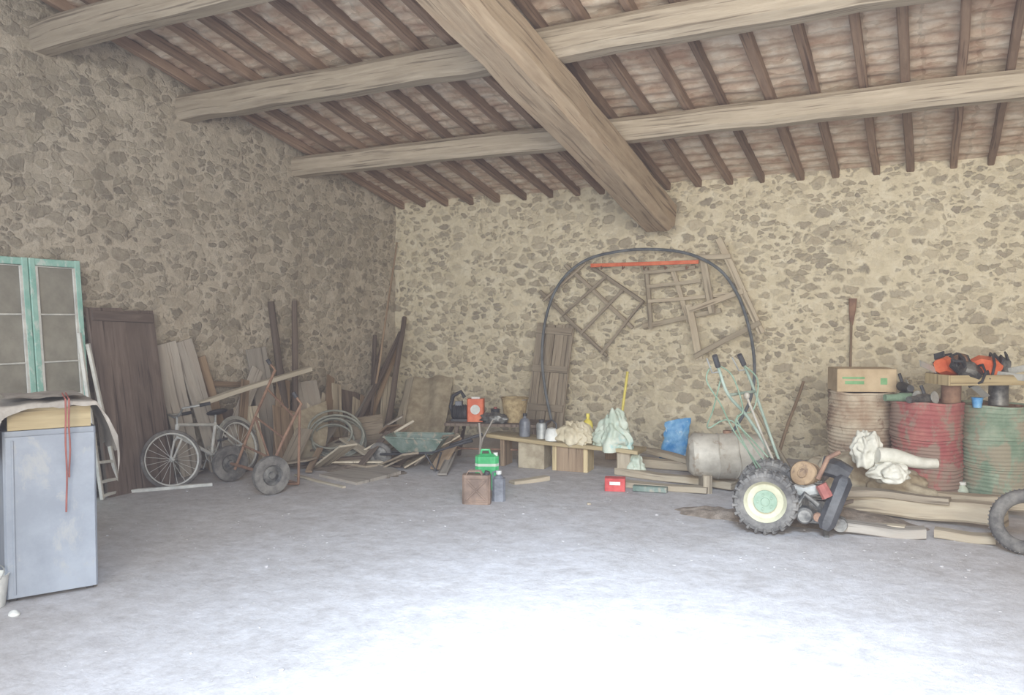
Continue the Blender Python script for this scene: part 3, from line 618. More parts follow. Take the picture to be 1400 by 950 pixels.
t = thing('yellow_broom', 'yellow broom handle sticking up behind the teal bag', 'broom', fl(842, 628))
mb = MB(); mb.tube([fl(843, 628)+V(0, 0, .06), dp(858, 508, 9.5)], .016, 8); mb.build('handle', 'yellow', t)
mb = MB(); mb.box(fl(843, 628)+V(0, 0, .04), (.26, .06, .08), .2, .01); mb.build('brush_head', 'brownwood', t)
# jerrycans
p = fl(652, 688); p.z = 0; fz = R(27)
t = thing('jerrycan', 'brown metal jerrycan with a pressed cross on the floor', 'jerrycan', p, (0, 0, fz-.12))
mb = MB(); mb.bar(V(0, .0, 0), V(0, 0, .255), .245, .11, V(0, 1, 0), .02); mb.build('body', 'jerry', t, False)
mb = MB()
for s in (-1, 1): mb.bar(V(-.085*s, -.058, .04), V(.085*s, -.058, .21), .016, .012, V(0, 1, 0), .003)
for (x0, z0, x1, z1) in ((-.1, .03, .1, .03), (-.1, .225, .1, .225), (-.1, .03, -.1, .225), (.1, .03, .1, .225)): mb.bar(V(x0, -.057, z0), V(x1, -.057, z1), .01, .008, V(0, 1, 0), .002)
mb.build('pressed_rib', 'jerry', t, False)
for k in (-.03, 0, .03):
    mb = MB(); mb.tube([V(-.09, k, .25), V(-.07, k, .285), V(.03, k, .285), V(.05, k, .25)], .006, 8); mb.build('handle', 'jerry', t, False)
mb = MB(); mb.lathe(V(.085, 0, .25), (.3, 0, 1), [(0, 0), (.025, 0), (.025, .035), (0, .035)], 18); mb.build('cap', 'black', t, False)
p = fl(682, 684); t = thing('plastic_jug', 'dark grey plastic jug with white cap beside the brown jerrycan', 'jug', p, (0, 0, fz))
mb = MB(); mb.bar(V(0, 0, 0), V(0, 0, .2), .115, .11, V(0, 1, 0), .02); mb.lathe(V(0, 0, .195), (0, 0, 1), [(.05, 0), (.035, .025), (.02, .03), (.02, .05), (0, .05)], 20); mb.build('body', 'darkjug', t, False)
mb = MB(); mb.lathe(V(0, 0, .235), (0, 0, 1), [(0, 0), (.025, 0), (.025, .03), (0, .03)], 18); mb.build('cap', 'white', t, False)
mb = MB(); mb.tube([V(-.05, 0, .19), V(-.055, 0, .25), V(-.02, 0, .26)], .008, 8); mb.build('handle', 'darkjug', t, False)
p = fl(666, 668); t = thing('green_canister', 'bright green canister with white band behind the jerrycan', 'canister', p, (0, 0, fz))
mb = MB(); mb.bar(V(0, 0, 0), V(0, 0, .315), .22, .15, V(0, 1, 0), .03); mb.sweep([V(0, 0, .31), V(0, 0, .335)], rect(.2, .12, .03), V(0, 1, 0), scale=[1, .6]); mb.build('body', 'greenp', t, False)
mb = MB(); mb.bar(V(0, 0, .225), V(0, 0, .25), .224, .154, V(0, 1, 0), .03); mb.build('band', 'tealbag', t, False)
mb = MB(); mb.tube([V(-.06, 0, .32), V(-.05, 0, .37), V(.02, 0, .37), V(.035, 0, .32)], .012, 8); mb.build('handle', 'greenp', t, False)
mb = MB(); mb.lathe(V(.08, 0, .31), (0, 0, 1), [(0, 0), (.022, 0), (.022, .035), (0, .035)], 16); mb.build('cap', 'white', t, False)
mb = MB(); mb.tube([dp(655, 578, 8.7), dp(657, 600, 8.7), fl(654, 650)], .012, 8); mb.tube([dp(674, 574, 8.7), dp(660, 600, 8.7), dp(657, 615, 8.7)], .01, 8); tag(mb.build('forked_stick', 'greywood'), 'forked thin stick standing behind the green canister', 'stick')
# ------------------------------------------------------------------ wall hangings
hp = [(754, 575, 9.25), (745, 530, 9.3), (741, 480, 9.4), (748, 428, 9.52), (766, 386, 9.55), (800, 356, 9.55), (850, 343, 9.55), (900, 341, 9.55), (945, 348, 9.5), (983, 368, 9.5), (1007, 400, 9.5), (1022, 440, 9.5), (1030, 480, 9.5), (1031, 520, 9.5), (1022, 556, 9.45), (1002, 590, 9.4)]
pts = [bk(u, v, y) for u, v, y in hp]
def catmull(P, n=5):
    out = []
    for i in range(len(P)-1):
        a = P[max(i-1, 0)]; b = P[i]; c = P[i+1]; d = P[min(i+2, len(P)-1)]
        for k in range(n):
            t = k/n; out.append(.5*((2*b)+(c-a)*t+(2*a-5*b+4*c-d)*t*t+(3*b-a-3*c+d)*t**3))
    return out+[P[-1]]
mb = MB(); mb.tube(catmull(pts), .018, 8); tag(mb.build('black_hose', 'blackhose'), 'long dark grey hose hung in a wide arch on the back wall', 'hose')
def rack(name, lab, rails, slats, mat, y=9.68, w=.055):
    p = bk(*rails[0][:2], y); t = thing(name, lab, 'rack', p)
    for (a, b, c, d) in rails: mb = MB(); mb.bar(bk(a, b, y), bk(c, d, y), w, .04, V(0, -1, 0), seg=4, jit=.012); mb.build('rail', mat, t)
    for (a, b, c, d) in slats: mb = MB(); mb.bar(bk(a, b, y-.03), bk(c, d, y-.03), w*.75, .025, V(0, -1, 0), seg=4, jit=.012); mb.build('slat', mat, t)
rack('wooden_rack', 'tilted grey wooden grid rack hung at the left under the hose arch', [(738, 398, 830, 487), (775, 362, 866, 448), (808, 364, 880, 414)], [(742, 412, 800, 360), (768, 432, 828, 378), (794, 456, 852, 396), (822, 484, 880, 412)], 'shutterwood', w=.045)
rack('wooden_rack', 'wooden rack hung in the middle, left of the large tilted frame', [(884, 366, 890, 450), (918, 364, 942, 440), (878, 446, 986, 424)], [(880, 372, 950, 366), (884, 392, 958, 384), (886, 412, 1004, 402)], 'log', 9.66)
rack('tilted_rack', 'large tilted wooden frame hung at the right side of the hose arch', [(982, 326, 1042, 456), (942, 416, 956, 492), (960, 346, 974, 428)], [(950, 488, 1040, 440), (942, 424, 1016, 398), (952, 352, 1000, 350)], 'log', 9.58, .08)
t = thing('hook_rail', 'long orange red rail with hooks across the top of the racks', 'rail', bk(880, 362, 9.5))
mb = MB(); mb.bar(bk(808, 363, 9.5), bk(955, 358, 9.5), .045, .03, V(0, -1, 0)); mb.build('bar', 'orange', t)
for i in range(5):
    u = 822+i*29; mb = MB(); mb.tube([bk(u, 364, 9.48), bk(u, 368, 9.44), bk(u+3, 365, 9.42)], .008, 6); mb.build('hook', 'rust', t)
t = thing('long_broom', 'brown broom standing upside down on the wall above the cardboard box', 'broom', bb(1160, 9.6))
mb = MB(); mb.tube([bb(1160, 9.6), bk(1164, 440)], .013, 8); mb.build('handle', 'brownwood', t)
mb = MB(); mb.sweep([bk(1164, 445), bk(1166, 425), bk(1167, 408)], rect(.07, .04, .01), V(0, -1, 0), scale=[.4, 1.0, 1.2], jit=.01); mb.build('bristles', 'rust', t)
# ------------------------------------------------------------------ middle floor clutter
p = fl(920, 630); mb = MB()
def bagf(a, b):
    an = a*2*math.pi; z = b*.47; w = .155*(1-.12*b); d = .065*(1-b)**.7+.008
    q = V(math.copysign(abs(math.cos(an))**.7, math.cos(an))*w + .06*b, math.sin(an)*d, z); q += noise.noise_vector(q*11)*.03*(1 if b > .02 else 0); q.z = max(q.z + .03*math.cos(an)*b, 0)
    return p + Matrix.Rotation(.4, 3, 'Z') @ q
mb.grid(bagf, 48, 26); t = thing('blue_bag', 'bright blue flat plastic bag standing before the back wall', 'bag', p); mb.build('body', 'bluebag', t, True, 50)
for (a, b, c, d, w, h, z, lab) in ((846, 648, 1004, 672, .14, .07, 0, 'thick pale timber on the floor behind the tractor wheel'), (852, 664, 968, 676, .12, .05, 0, 'short timber nearest the camera, right of the red carton'), (862, 636, 960, 646, .16, .09, 0, 'upper timber under the blue bag'), (880, 630, 1000, 660, .12, .05, .1, 'slanting plank on top of the middle timber heap'), (700, 662, 748, 656, .1, .04, 0, 'short offcut lying in front of the bench')):
    lean('timber', lab, 'timber', fl(a, b)+V(0, 0, z+h/2), fl(c, d)+V(0, 0, z+h/2), w, h, 'log', V(0, 0, 1), jit=.025)
t = thing('red_carton', 'small red carton on the floor at the bench end', 'box', fl(841, 670), (0, 0, .3))
mb = MB(); mb.box((0, 0, .06), (.19, .12, .12)); mb.build('body', 'redbox', t, False)
mb = MB(); mb.box((0, -.0615, .075), (.10, .003, .03), 0, .001); mb.build('label_patch', 'white', t, False)
mb = MB(); mb.bar(fl(866, 671)+V(0, 0, .03), fl(912, 674)+V(0, 0, .03), .08, .05, V(0, 0, 1)); tag(mb.build('green_block', 'barrow'), 'faded green block lying right of the red carton', 'block')
def heapf(c, rx, ry, h):
    c = Vector(c)
    def f(a, b):
        r_ = a; an = b*2*math.pi; k = 1+.35*noise.noise(V(math.cos(an)*2, math.sin(an)*2, c.x*3)); x = math.cos(an)*rx*r_*k; y = math.sin(an)*ry*r_*k
        return V(c.x+x, c.y+y, max(-.02, h*(1-r_**1.5) - .012 + .03*noise.noise(V(x*12, y*12, c.y))*(1-r_)))
    return f
for (u, v, rx, ry, h, lab) in ((985, 702, .42, .22, .06, 'low dark heap of loose earth beside the tractor wheel'), (1120, 706, .8, .4, .09, 'earth and chaff spread under the tractor engine'), (480, 640, .9, .5, .04, 'dusty earth spread under the board heap in the corner')):
    mb = MB(); mb.grid(heapf(fl(u, v), rx, ry, h), 26, 48); tag(mb.build('dirt_heap', 'earth', None, True, 80), lab, 'earth heap')
# tank
tcn = dp(994, 622, 7.6); axk = (RT*.97+FW*(-.12)).normalized(); axk.z = .02
t = thing('metal_tank', 'dented grey metal tank lying behind the tractor wheel', 'tank', V(tcn.x, tcn.y, 0))
prof = [(0, -.36), (.15, -.355), (.195, -.32), (.205, -.31), (.205, -.1), (.212, -.09), (.205, -.08), (.205, .08), (.212, .09), (.205, .1), (.205, .31), (.195, .32), (.15, .355), (0, .36)]
mb = MB(); mb.lathe(tcn, axk, prof, 36, .035); mb.build('body', 'tank', t)
mb = MB(); mb.lathe(tcn+V(0, 0, .19), (0, 0, 1), [(0, 0), (.04, 0), (.04, .04), (0, .04)], 18); mb.build('filler_cap', 'rust', t)
for s in (-1, 1):
    c = tcn+axk*.2*s; mb = MB(); mb.box(V(c.x, c.y, (tcn.z-.17)/2), (.08, .34, tcn.z-.17), .4, .01); mb.build('foot', 'log', t)
# ------------------------------------------------------------------ walking tractor
wc = fl(1046, 729); wc.z = .245
t = thing('walking_tractor', 'old two wheeled walking tractor with green handlebars and black engine', 'tractor', V(wc.x+.2, wc.y+.25, 0))
def agwheel(c, ax):
    rm = MB(); rm.lathe(c, ax, [(0, .03), (.035, .03), (.04, .02), (.075, .02), (.08, .0), (.13, .01), (.15, .045), (.158, .05), (.158, -.05), (.13, -.01), (0, -.01)], 40); w = rm.build('wheel', 'cream', t)
    h = MB(); h.lathe(c+Vector(ax)*.022, ax, [(0, .02), (.03, .02), (.032, .01), (.084, .008), (.085, 0), (0, 0)], 28)
    a = Vector(ax).normalized(); x = a.cross(V(0, 0, 1)).normalized(); y = a.cross(x)
    for i in range(5):
        an = i*2*math.pi/5; h.lathe(c+a*.03+(x*math.cos(an)+y*math.sin(an))*.054, a, [(0, .014), (.009, .014), (.009, 0)], 8)
    h.build('hub', 'green', w)
    ty = MB(); Ro, wd, Ri = .228, .15, .155
    ty.lathe(c, ax, [(Ri, -wd*.4), (Ri+.04, -wd*.52), (Ro*.96, -wd*.46), (Ro, -.02), (Ro, .02), (Ro*.96, wd*.46), (Ri+.04, wd*.52), (Ri, wd*.4), (Ri, -wd*.4)], 48)
    for i in range(22):
        an = i*2*math.pi/22
        for s in (-1, 1):
            a0 = an + (.14 if s > 0 else 0); r0 = x*math.cos(a0)+y*math.sin(a0); r1 = x*math.cos(a0+.14)+y*math.sin(a0+.14)
            ty.bar(c+r1*(Ro+.002), c+r0*(Ro-.002)+a*s*wd*.5, .02, .02, r0, .003)
            ty.bar(c+r0*(Ro-.002)+a*s*wd*.5, c+r0*(Ro-.035)+a*s*wd*.535, .018, .012, a, .002)
    ty.build('tyre', 'tyre', w)
AX = V(.12, -1, 0).normalized()
agwheel(wc, AX); wc2 = wc - AX*.5; agwheel(wc2, -AX)
T = dp
mb = MB(); mb.tube([wc, wc2], .03); mb.build('axle', 'metal', t)
gc = (wc+wc2)/2; mb = MB(); mb.lathe(gc+V(0, -.1, 0), (0, 1, 0), [(0, 0), (.11, 0), (.13, .03), (.13, .17), (.11, .2), (0, .2)], 24); mb.box(gc+V(.16, 0, .03), (.3, .18, .16), 0, .02); mb.build('gearbox', 'metal', t)
ec = T(1112, 688, 6.2)
mb = MB(); mb.box(ec+V(0, .05, -.05), (.2, .24, .17), .1, .02)
for i in range(7): mb.box(ec+V(-.01, .05, .045+i*.02), (.19-.006*i, .2, .009), .1, .003)
mb.box(ec+V(0, .05, .1), (.13, .15, .16), .1, .01); mb.build('engine_block', 'metal', t)
mb = MB(); e = T(1100, 704, 6.0); mb.lathe(e, AX, [(0, .05), (.045, .05), (.06, .03), (.06, -.05), (0, -.05)], 24); mb.tube([T(1090, 690, 6.02), T(1100, 675, 6.0), T(1118, 690, 6.0)], .02); mb.build('carburettor', 'metal', t)
mb = MB(); mb.lathe(T(1090, 688, 6.05), AX+V(-.5, 0, 0), [(0, .04), (.03, .04), (.035, 0), (0, 0)], 18); mb.build('oil_filter', 'silver', t)
mb = MB(); mb.lathe(T(1118, 706, 5.98), AX, [(0, .04), (.03, .04), (.035, .02), (.02, 0), (0, 0)], 18); mb.build('spark_cover', 'rust', t)
mb = MB(); mb.sweep([T(1086, 668, 6.1), T(1100, 672, 6.05), T(1116, 668, 6.05)], rect(.08, .08, .02), V(0, 0, 1), jit=.02); mb.build('cylinder_head', 'silver', t)
mb = MB(); a0, a1 = T(1153, 658, 5.95), T(1130, 716, 5.92); n_ = (O-a0).normalized()
mb.sweep([a0+(a0-a1)*.12, a0, a0.lerp(a1, .5), a1, a1+(a1-a0)*.14], rect(.13, .09, .035), n_, scale=[.5, 1, .95, .95, .5]); mb.build('belt_guard', 'black', t)
mb = MB(); mb.lathe(T(1148, 716, 6.05), AX, [(0, .05), (.05, .05), (.055, .03), (.045, .02), (.055, .01), (.055, -.03), (0, -.03)], 24); mb.build('pulley', 'metal', t)
mb = MB(); c = T(1102, 648, 6.2); mb.lathe(c, AX+V(-.35, 0, .2), [(0, .09), (.03, .09), (.035, .08), (.06, .08), (.085, .075), (.095, .06), (.095, -.05), (.1, -.055), (.1, -.07), (.08, -.09), (0, -.09)], 32, .02); mb.build('air_filter', 'rustcan', t)
mb = MB(); c = T(1142, 640, 6.2); mb.sweep([c+V(-.1, 0, .02), c, c+V(.09, 0, -.05)], rect(.13, .14, .03), V(0, 0, 1), jit=.02); mb.build('cowling', 'black', t)
mb = MB(); mb.tube([T(1118, 655, 6.05), T(1132, 626, 6.05), T(1148, 618, 6.05)], .018); mb.build('exhaust', 'rust', t)
mb = MB(); c = T(1128, 672, 5.95); mb.sweep([c+V(-.03, 0, .05), c+V(.02, 0, -.04)], rect(.08, .06, .02), V(0, -1, 0)); mb.build('fuel_cap_housing', 'red', t)
mb = MB(); mb.tube([T(1060, 690, 6.3), T(1110, 712, 6.2), T(1150, 716, 6.1)], .022); mb.tube([T(1128, 715, 6.1), fl(1130, 735)], .02); mb.build('chassis', 'metal', t)
for P in ([(1072, 668, 6.55), (1050, 615, 6.6), (1022, 570, 6.5), (996, 540, 6.35), (984, 508, 6.3), (977, 486, 6.25)], [(1078, 664, 6.7), (1060, 615, 6.75), (1046, 575, 6.75), (1032, 535, 6.7), (1020, 505, 6.65), (1011, 485, 6.6)]):
    pts = catmull([T(*k) for k in P], 4); mb = MB(); mb.tube(pts[:-3], .012, 10); h = mb.build('handlebar', 'palegreen', t)
    mb = MB(); mb.tube(pts[-4:], .021, 10); mb.build('grip', 'black', h)
    a = pts[-5]; mb = MB(); mb.tube([a, a+V(-.05, -.03, -.01), pts[-1]+V(-.05, -.04, -.02)], .006, 6); mb.build('brake_lever', 'silver', h)
mb = MB(); mb.tube([T(996, 540, 6.35), T(1032, 535, 6.7)], .012); mb.build('cross_bar', 'palegreen', t)
for P in ([(972, 500, 6.3), (966, 520, 6.3), (985, 552, 6.35), (1004, 590, 6.4), (1040, 640, 6.5)], [(984, 500, 6.3), (1002, 515, 6.35), (1016, 560, 6.4), (1006, 580, 6.4), (1035, 640, 6.5)], [(1018, 500, 6.6), (1036, 520, 6.6), (1030, 560, 6.6), (1008, 575, 6.55), (1060, 650, 6.6)], [(985, 520, 6.35), (975, 560, 6.4), (968, 585, 6.5), (1000, 575, 6.5), (1050, 625, 6.5)]):
    mb = MB(); mb.tube(catmull([T(*k) for k in P], 5), .006, 6); mb.build('cable', 'green', t)
mb = MB(); mb.tube([T(1062, 640, 6.6), T(1040, 590, 6.55), T(1022, 545, 6.5)], .01); mb.blob(T(1021, 541, 6.5), (.025, .025, .03), .05, 1, 2); mb.build('gear_lever', 'tank', t)
lean('pole', 'brown pole leaning on the wall behind the tractor, right of the handlebars', 'pole', bk(1098, 522, 9.5), fl(1058, 640), .04, .04, 'brownwood', None, True)
lean('pole', 'pale pole crossing behind the tractor handlebars', 'pole', bk(1030, 552, 9.2), fl(1085, 652), .045, .04, 'log', None, True)
for i in range(14):
    u, v = rs.uniform(1080, 1190), rs.uniform(676, 708); c = fl(u, v)+V(0, .15, 0); an = rs.uniform(-.4, 1.2); d = V(math.cos(an), math.sin(an), 0)*rs.uniform(.2, .45)
    lean('wood_scrap', 'rough brown wood scrap lying behind the tractor engine', 'wood scrap', c+d/2+V(0, 0, rs.uniform(.1, .38)), c-d/2+V(0, 0, .05), rs.uniform(.04, .1), .03, mats[i % 6], V(0, 0, 1), grp='wood scraps behind the tractor engine')
# ------------------------------------------------------------------ drums
def drum(p, Rr, h, mat, lab, lid):
    t = thing('oil_drum', lab, 'drum', p); prof = [(0, .0), (Rr-.01, 0), (Rr+.006, .004), (Rr+.006, .018), (Rr, .025)]
    n = 110
    for i in range(n+1):
        z = .04 + (h-.08)*i/n; f = (z/h)
        on = (.06 < f < .33) or (.39 < f < .63) or (.69 < f < .94)
        prof.append((Rr + (.0045*math.sin(z*2*math.pi/.034) if on else 0) + (.011 if abs(f-.36) < .016 or abs(f-.66) < .016 else 0), z))
    prof += [(Rr, h-.025), (Rr+.006, h-.018), (Rr+.006, h), (Rr-.012, h), (Rr-.012, h-.02)]
    mb = MB(); mb.lathe(p, (0, 0, 1), prof + [(0, h-.02)], 48, .018); mb.build('body', mat, t)
    mb = MB(); mb.lathe(p+V(0, 0, h-.019), (0, 0, 1), [(0, .004), (Rr-.03, .004), (Rr-.03, 0)], 40); l = mb.build('lid', lid, t)
    mb = MB(); mb.lathe(p+V(Rr*.6, 0, h-.015), (0, 0, 1), [(0, .014), (.03, .014), (.03, 0)], 16); mb.build('bung', 'rust', l)
def at(u, d): q = dp(u, 500, d); q.z = 0; return q
dr1 = at(1268, 7.25); drum(dr1, .29, .88, 'reddrum', 'red corrugated oil drum behind the white bags', 'rust')
dr2 = at(1362, 7.3); drum(dr2, .29, .85, 'greendrum', 'faded green corrugated oil drum at the right edge', 'rust')
dr3 = at(1178, 7.75); drum(dr3, .29, .93, 'tandrum', 'pale rusty tan oil drum under the cardboard box', 'tandrum')
bx = V(dr3.x, dr3.y, .93); t = thing('cardboard_box', 'cardboard box with green print on the tan drum', 'box', bx, (0, 0, R(20)))
mb = MB(); mb.box((0, 0, .105), (.53, .34, .21), 0, .005); mb.build('body', 'card', t, False)
for s in (-1, 1):
    mb = MB(); mb.box((0, s*.086, .213), (.52, .165, .004), 0, .001); mb.build('flap', 'card', t, False)
mb = MB(); mb.box((-.12, -.1715, .13), (.2, .002, .018), 0, .0005); mb.build('green_print', 'label_green', t, False)
mb = MB(); mb.box((.15, -.1715, .1), (.06, .002, .06), 0, .0005); mb.build('green_print', 'label_green', t, False)
mb = MB(); mb.box((-.11, -.1715, .085), (.17, .002, .03), 0, .0005); mb.build('green_print', 'label_green', t, False)
def tin(p, r, h, mat, lab):
    t = thing('paint_tin', lab, 'tin', p); mb = MB(); mb.lathe(p, (0, 0, 1), [(0, 0), (r, 0), (r+.003, .006), (r, .012), (r, h-.012), (r+.004, h-.006), (r, h), (r-.01, h-.004), (0, h-.006)], 28); mb.build('body', mat, t)
    mb = MB(); mb.lathe(p+V(0, 0, h-.008), (0, 0, 1), [(0, .004), (r-.015, .004), (r-.013, 0)], 24); mb.build('lid', 'silver', t)
tz = 1.03
p1 = at(1301, 7.2); p1.z = .865; tin(p1, .08, tz-.865, 'rust', 'rusty tin holding up the tray on the red drum')
p2 = at(1366, 7.3); p2.z = .835; tin(p2, .08, tz-.835, 'metal', 'dark tin holding up the tray on the green drum')
p3 = at(1337, 7.12); p3.z = .835
t = thing('blue_tub', 'small bright blue plastic tub between the two tins', 'tub', p3)
mb = MB(); mb.lathe(p3, (0, 0, 1), [(0, 0), (.035, 0), (.045, .08), (.048, .08), (.043, .085), (.03, .01), (0, .01)], 24); mb.build('body', 'bluebag', t)
mb = MB(); mb.lathe(p3+V(0, 0, .082), (0, 0, 1), [(0, .008), (.047, .006), (.047, 0)], 24); mb.build('lid', 'bluebag', t)
tr_c = (at(1282, 7.22)+at(1384, 7.3))/2; tv = at(1384, 7.3)-at(1282, 7.22); tl_ = tv.length; rzt = math.atan2(tv.y, tv.x)
t = thing('wooden_tray', 'shallow pale wooden tray of chainsaws above the drums', 'tray', V(tr_c.x, tr_c.y, tz), (0, 0, rzt))
mb = MB(); mb.box((0, 0, .008), (tl_, .34, .016), 0, .002); mb.build('base', 'tanwood', t, False)
for s in (-1, 1):
    mb = MB(); mb.bar(V(-tl_/2, s*.17, .045), V(tl_/2, s*.17, .045), .09, .016, V(0, 1, 0), .002); mb.build('long_side', 'tanwood', t, False)
    mb = MB(); mb.box((s*tl_/2, 0, .045), (.016, .34, .09), 0, .002); mb.build('end_side', 'tanwood', t, False)
def chainsaw(loc, rot, lab, col='orange'):
    t = thing('chainsaw', lab, 'chainsaw', loc, rot, 'chainsaws in the wooden tray')
    mb = MB(); mb.sweep([V(-.11, 0, .07), V(-.06, 0, .09), V(.05, 0, .09), V(.1, 0, .07)], rect(.15, .15, .03), V(0, 0, 1), scale=[.7, 1, 1, .75]); mb.build('body', col, t, False)
    mb = MB(); mb.box((.0, .08, .08), (.12, .03, .09), 0, .01); mb.lathe(V(-.01, .092, .08), (0, 1, 0), [(0, .012), (.03, .012), (.04, 0)], 20); mb.build('starter_cover', 'black', t, False)
    mb = MB(); mb.tube([V(-.1, 0, .1), V(-.2, 0, .12), V(-.25, 0, .07), V(-.2, 0, .02), V(-.08, 0, .02)], .014, 8); mb.build('rear_handle', 'black', t, False)
    mb = MB(); mb.tube([V(.04, -.09, .03), V(.03, -.1, .15), V(.02, -.03, .2), V(.02, .06, .19), V(.04, .09, .1)], .011, 8); mb.build('front_handle', 'black', t, False)
    mb = MB(); mb.box((.1, 0, .17), (.015, .1, .05), 0, .005); mb.build('hand_guard', 'black', t, False)
    mb = MB(); mb.bar(V(.08, -.06, .05), V(.3, -.06, .05), .006, .06, V(0, 0, 1), .001); mb.build('guide_bar', 'silver', t, False)
Mt = Matrix.Translation((tr_c.x, tr_c.y, tz+.02)) @ Matrix.Rotation(rzt, 4, 'Z')
chainsaw(Mt @ V(-.24, .02, .05), (R(20), R(-18), rzt+R(200)), 'orange chainsaw at the left end of the wooden tray, handle outward')
chainsaw(Mt @ V(-.08, .03, .07), (R(-25), R(20), rzt+R(60)), 'tilted rusty brown chainsaw left of the middle of the wooden tray', 'rust')
chainsaw(Mt @ V(.06, -.03, .06), (R(20), R(8), rzt+R(-20)), 'orange chainsaw right of the middle of the wooden tray')
chainsaw(Mt @ V(.22, .0, .05), (R(20), R(-15), rzt+R(-30)), 'dark bodied chainsaw at the right end of the wooden tray', 'metal')
chainsaw(Mt @ V(-.16, -.04, .04), (R(60), R(30), rzt+R(20)), 'dark bodied chainsaw lying on its side near the left end of the tray', 'metal')
def grinder(loc, rz_, lab, mat):
    t = thing('power_tool', lab, 'power tool', loc, (0, 0, rz_), 'power tools on the red drum')
    mb = MB(); mb.lathe(V(-.16, 0, .045), (1, 0, 0), [(0, 0), (.03, 0), (.032, .1), (.042, .14), (.045, .24), (.035, .28), (0, .3)], 20); mb.build('body', mat, t, False)
    mb = MB(); mb.lathe(V(.12, -.0, .045), (0, -1, .2), [(.02, 0), (.02, .05), (.055, .055), (.055, .06), (0, .06)], 20); mb.build('disc', 'silver', t, False)
    mb = MB(); mb.tube([V(.06, 0, .08), V(.05, .03, .16)], .015, 8); mb.build('side_handle', 'black', t, False)
g0 = dr1+V(-.2, -.1, .865); grinder(g0, .6, 'dark green power tool on the left of the red drum top', 'green')
grinder(dr1+V(-.12, .1, .865), 2.4, 'black power tool at the back of the red drum top', 'black')
grinder(dr1+V(-.05, -.17, .865), 1.0, 'grey power tool at the front of the red drum top', 'metal')
grinder(g0+V(.02, .06, .09), 1.9, 'topmost black power tool of the heap on the red drum', 'black')
# sacks & bags before drums
mb = MB(); mb.blob(fl(1140, 692)+V(0, .35, .17), (.34, .22, .24), .3, 2.2, 5, .25, flat=0); tag(mb.build('sack', 'sack', None, True, 60), 'brown sack lying behind the tractor engine', 'sack')
mb = MB(); mb.blob(fl(1225, 694)+V(0, .12, .12), (.34, .2, .17), .3, 2.2, 5, .25, flat=0); tag(mb.build('sack', 'sack', None, True, 60), 'brown sack under the white roll in front of the red drum', 'sack')
mb = MB(); mb.blob(dp(1184, 612, 6.75), (.12, .1, .14), .3, 2.2, 5, .35, tz=.25); tag(mb.build('plastic_bag', 'bag', None, True, 60), 'white bag perched on the sacks in front of the tan drum', 'bag')
a, b_ = dp(1200, 622, 6.62), dp(1282, 637, 6.62)
mb = MB(); mb.sweep([a.lerp(b_, i/14)+V(0, 0, .012*math.sin(i*.5)) for i in range(15)], circ(.055, 24), None, jit=.03, scale=[1.2-.03*i for i in range(15)]); tag(mb.build('cloth_roll', 'bag', None, True, 60), 'white rolled fabric lying across the sacks before the red drum', 'cloth')
mb = MB(); mb.blob(dp(1216, 645, 6.6), (.15, .12, .09), .3, 2.2, 5, .35, tz=.3); tag(mb.build('plastic_bag', 'bag', None, True, 60), 'crumpled white bag hanging below the rolled fabric', 'bag')
bottle(fl(1315, 690), .05, .2, 'tealbag', 'pale bottle on the ground between red and green drums', 'white', .5)
for (a, b, c, d, w, h, z, mt, lab) in ((1140, 694, 1378, 728, .16, .15, 0, 'log', 'longest squared timber lying in front of the drums'), (1150, 728, 1268, 736, .14, .07, 0, 'greywood', 'low flat grey timber beside the tractor engine'), (1280, 734, 1362, 744, .12, .06, 0, 'log', 'low short timber nearest the tyre'), (1170, 684, 1400, 706, .14, .12, .0, 'log', 'rear timber lying against the drums'), (1160, 700, 1300, 718, .12, .05, .15, 'shutterwood', 'grey plank resting on top of the longest timber'), (1165, 722, 1240, 732, .1, .05, .0, 'log', 'short split timber just right of the tractor engine')):
    lean('timber', lab, 'timber', fl(a, b)+V(0, 0, z+h/2), fl(c, d)+V(0, 0, z+h/2), w, h, mt, V(0, 0, 1), seg=10, jit=.035)
tyc = fl(1402, 758); tyc.z = .215
t = thing('loose_tyre', 'loose black tyre leaning at the right edge of the photo', 'tyre', V(tyc.x, tyc.y, 0))
mb = MB(); mb.ring(tyc+V(0, .05, 0), V(-.3, -.85, .4), .178, .047, 44, 14, 1.1)
mb.build('body', 'tyre', t)
axt = V(-.3, -.85, .4).normalized(); x = axt.cross(V(0, 0, 1)).normalized(); y = axt.cross(x)
mb = MB()
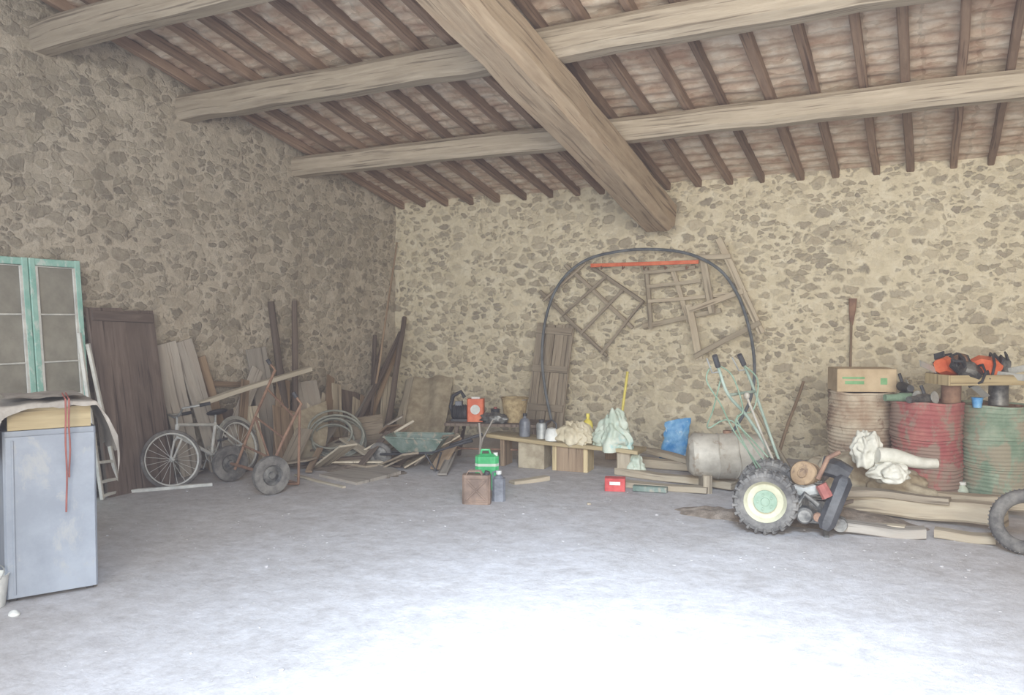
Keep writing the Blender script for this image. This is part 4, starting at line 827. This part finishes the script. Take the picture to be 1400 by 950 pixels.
for i in range(48):
    an = i*2*math.pi/48; r0 = x*math.cos(an)+y*math.sin(an); c = tyc+V(0, .05, 0)+r0*.222; mb.bar(c-axt*.03, c+axt*.03, .01, .007, r0, .002)
mb.build('tread', 'tyre', t)
mb = MB()
for i in range(620):
    u, v = random.uniform(-20, 1420), random.choice((random.uniform(650, 940), random.uniform(660, 780))); p = fl(u, v)
    if p.x < LX+.2 or p.y > BY-.4: continue
    s = random.uniform(.003, .009)*(2 if random.random() < .08 else 1); r = bmesh.ops.create_icosphere(mb.bm, subdivisions=1, radius=s)
    for w in r['verts']: w.co = V(w.co.x*random.uniform(.8, 1.3), w.co.y, w.co.z*.6) + p
tag(mb.build('gravel', 'floor'), 'small pale grit scattered over the earth floor', 'gravel', None, 'stuff')
for (u, v, s, lab) in ((20, 842, .035, 'white stone on the floor before the blue cabinet'), (805, 690, .02, 'small stone on the open floor in front of the bench')):
    mb = MB(); p = fl(u, v); mb.blob(p+V(0, 0, s*.4), (s, s*.8, s*.5), .3, 1.5, 3); tag(mb.build('stone', 'white' if u == 20 else 'log'), lab, 'stone')
# ------------------------------------------------------------------ light
w = bpy.data.worlds.new('world'); S.world = w; w.use_nodes = True; bg = w.node_tree.nodes['Background']
bg.inputs[0].default_value = (.68, .82, 1, 1); bg.inputs[1].default_value = 1.9
def area(name, loc, tgt, sx, sy, e, col, spread=180):
    l = bpy.data.lights.new(name, 'AREA'); l.shape = 'RECTANGLE'; l.size = sx; l.size_y = sy; l.energy = e; l.color = col; l.spread = R(spread)
    o = bpy.data.objects.new(name, l); COL.objects.link(o); o.location = loc; o.rotation_euler = (Vector(tgt)-Vector(loc)).to_track_quat('-Z', 'Y').to_euler(); return o
area('doorway_daylight', (1.6, -2.6, 2.4), (-.2, 9, 1.8), 6.5, 3.2, 490, (1, .92, .78), 130)
area('doorway_floor_light', (0, .6, 4.0), (-1.2, 3.3, 0), 1.6, 1.0, 170, (.64, .80, 1), 72)
vs = S.view_settings
vs.view_transform = 'Standard'; vs.look = 'None'; vs.exposure = 0.0; vs.gamma = 1.0
vs.use_curve_mapping = True; vs.curve_mapping.black_level = (-.038, -.038, -.046); vs.curve_mapping.update()
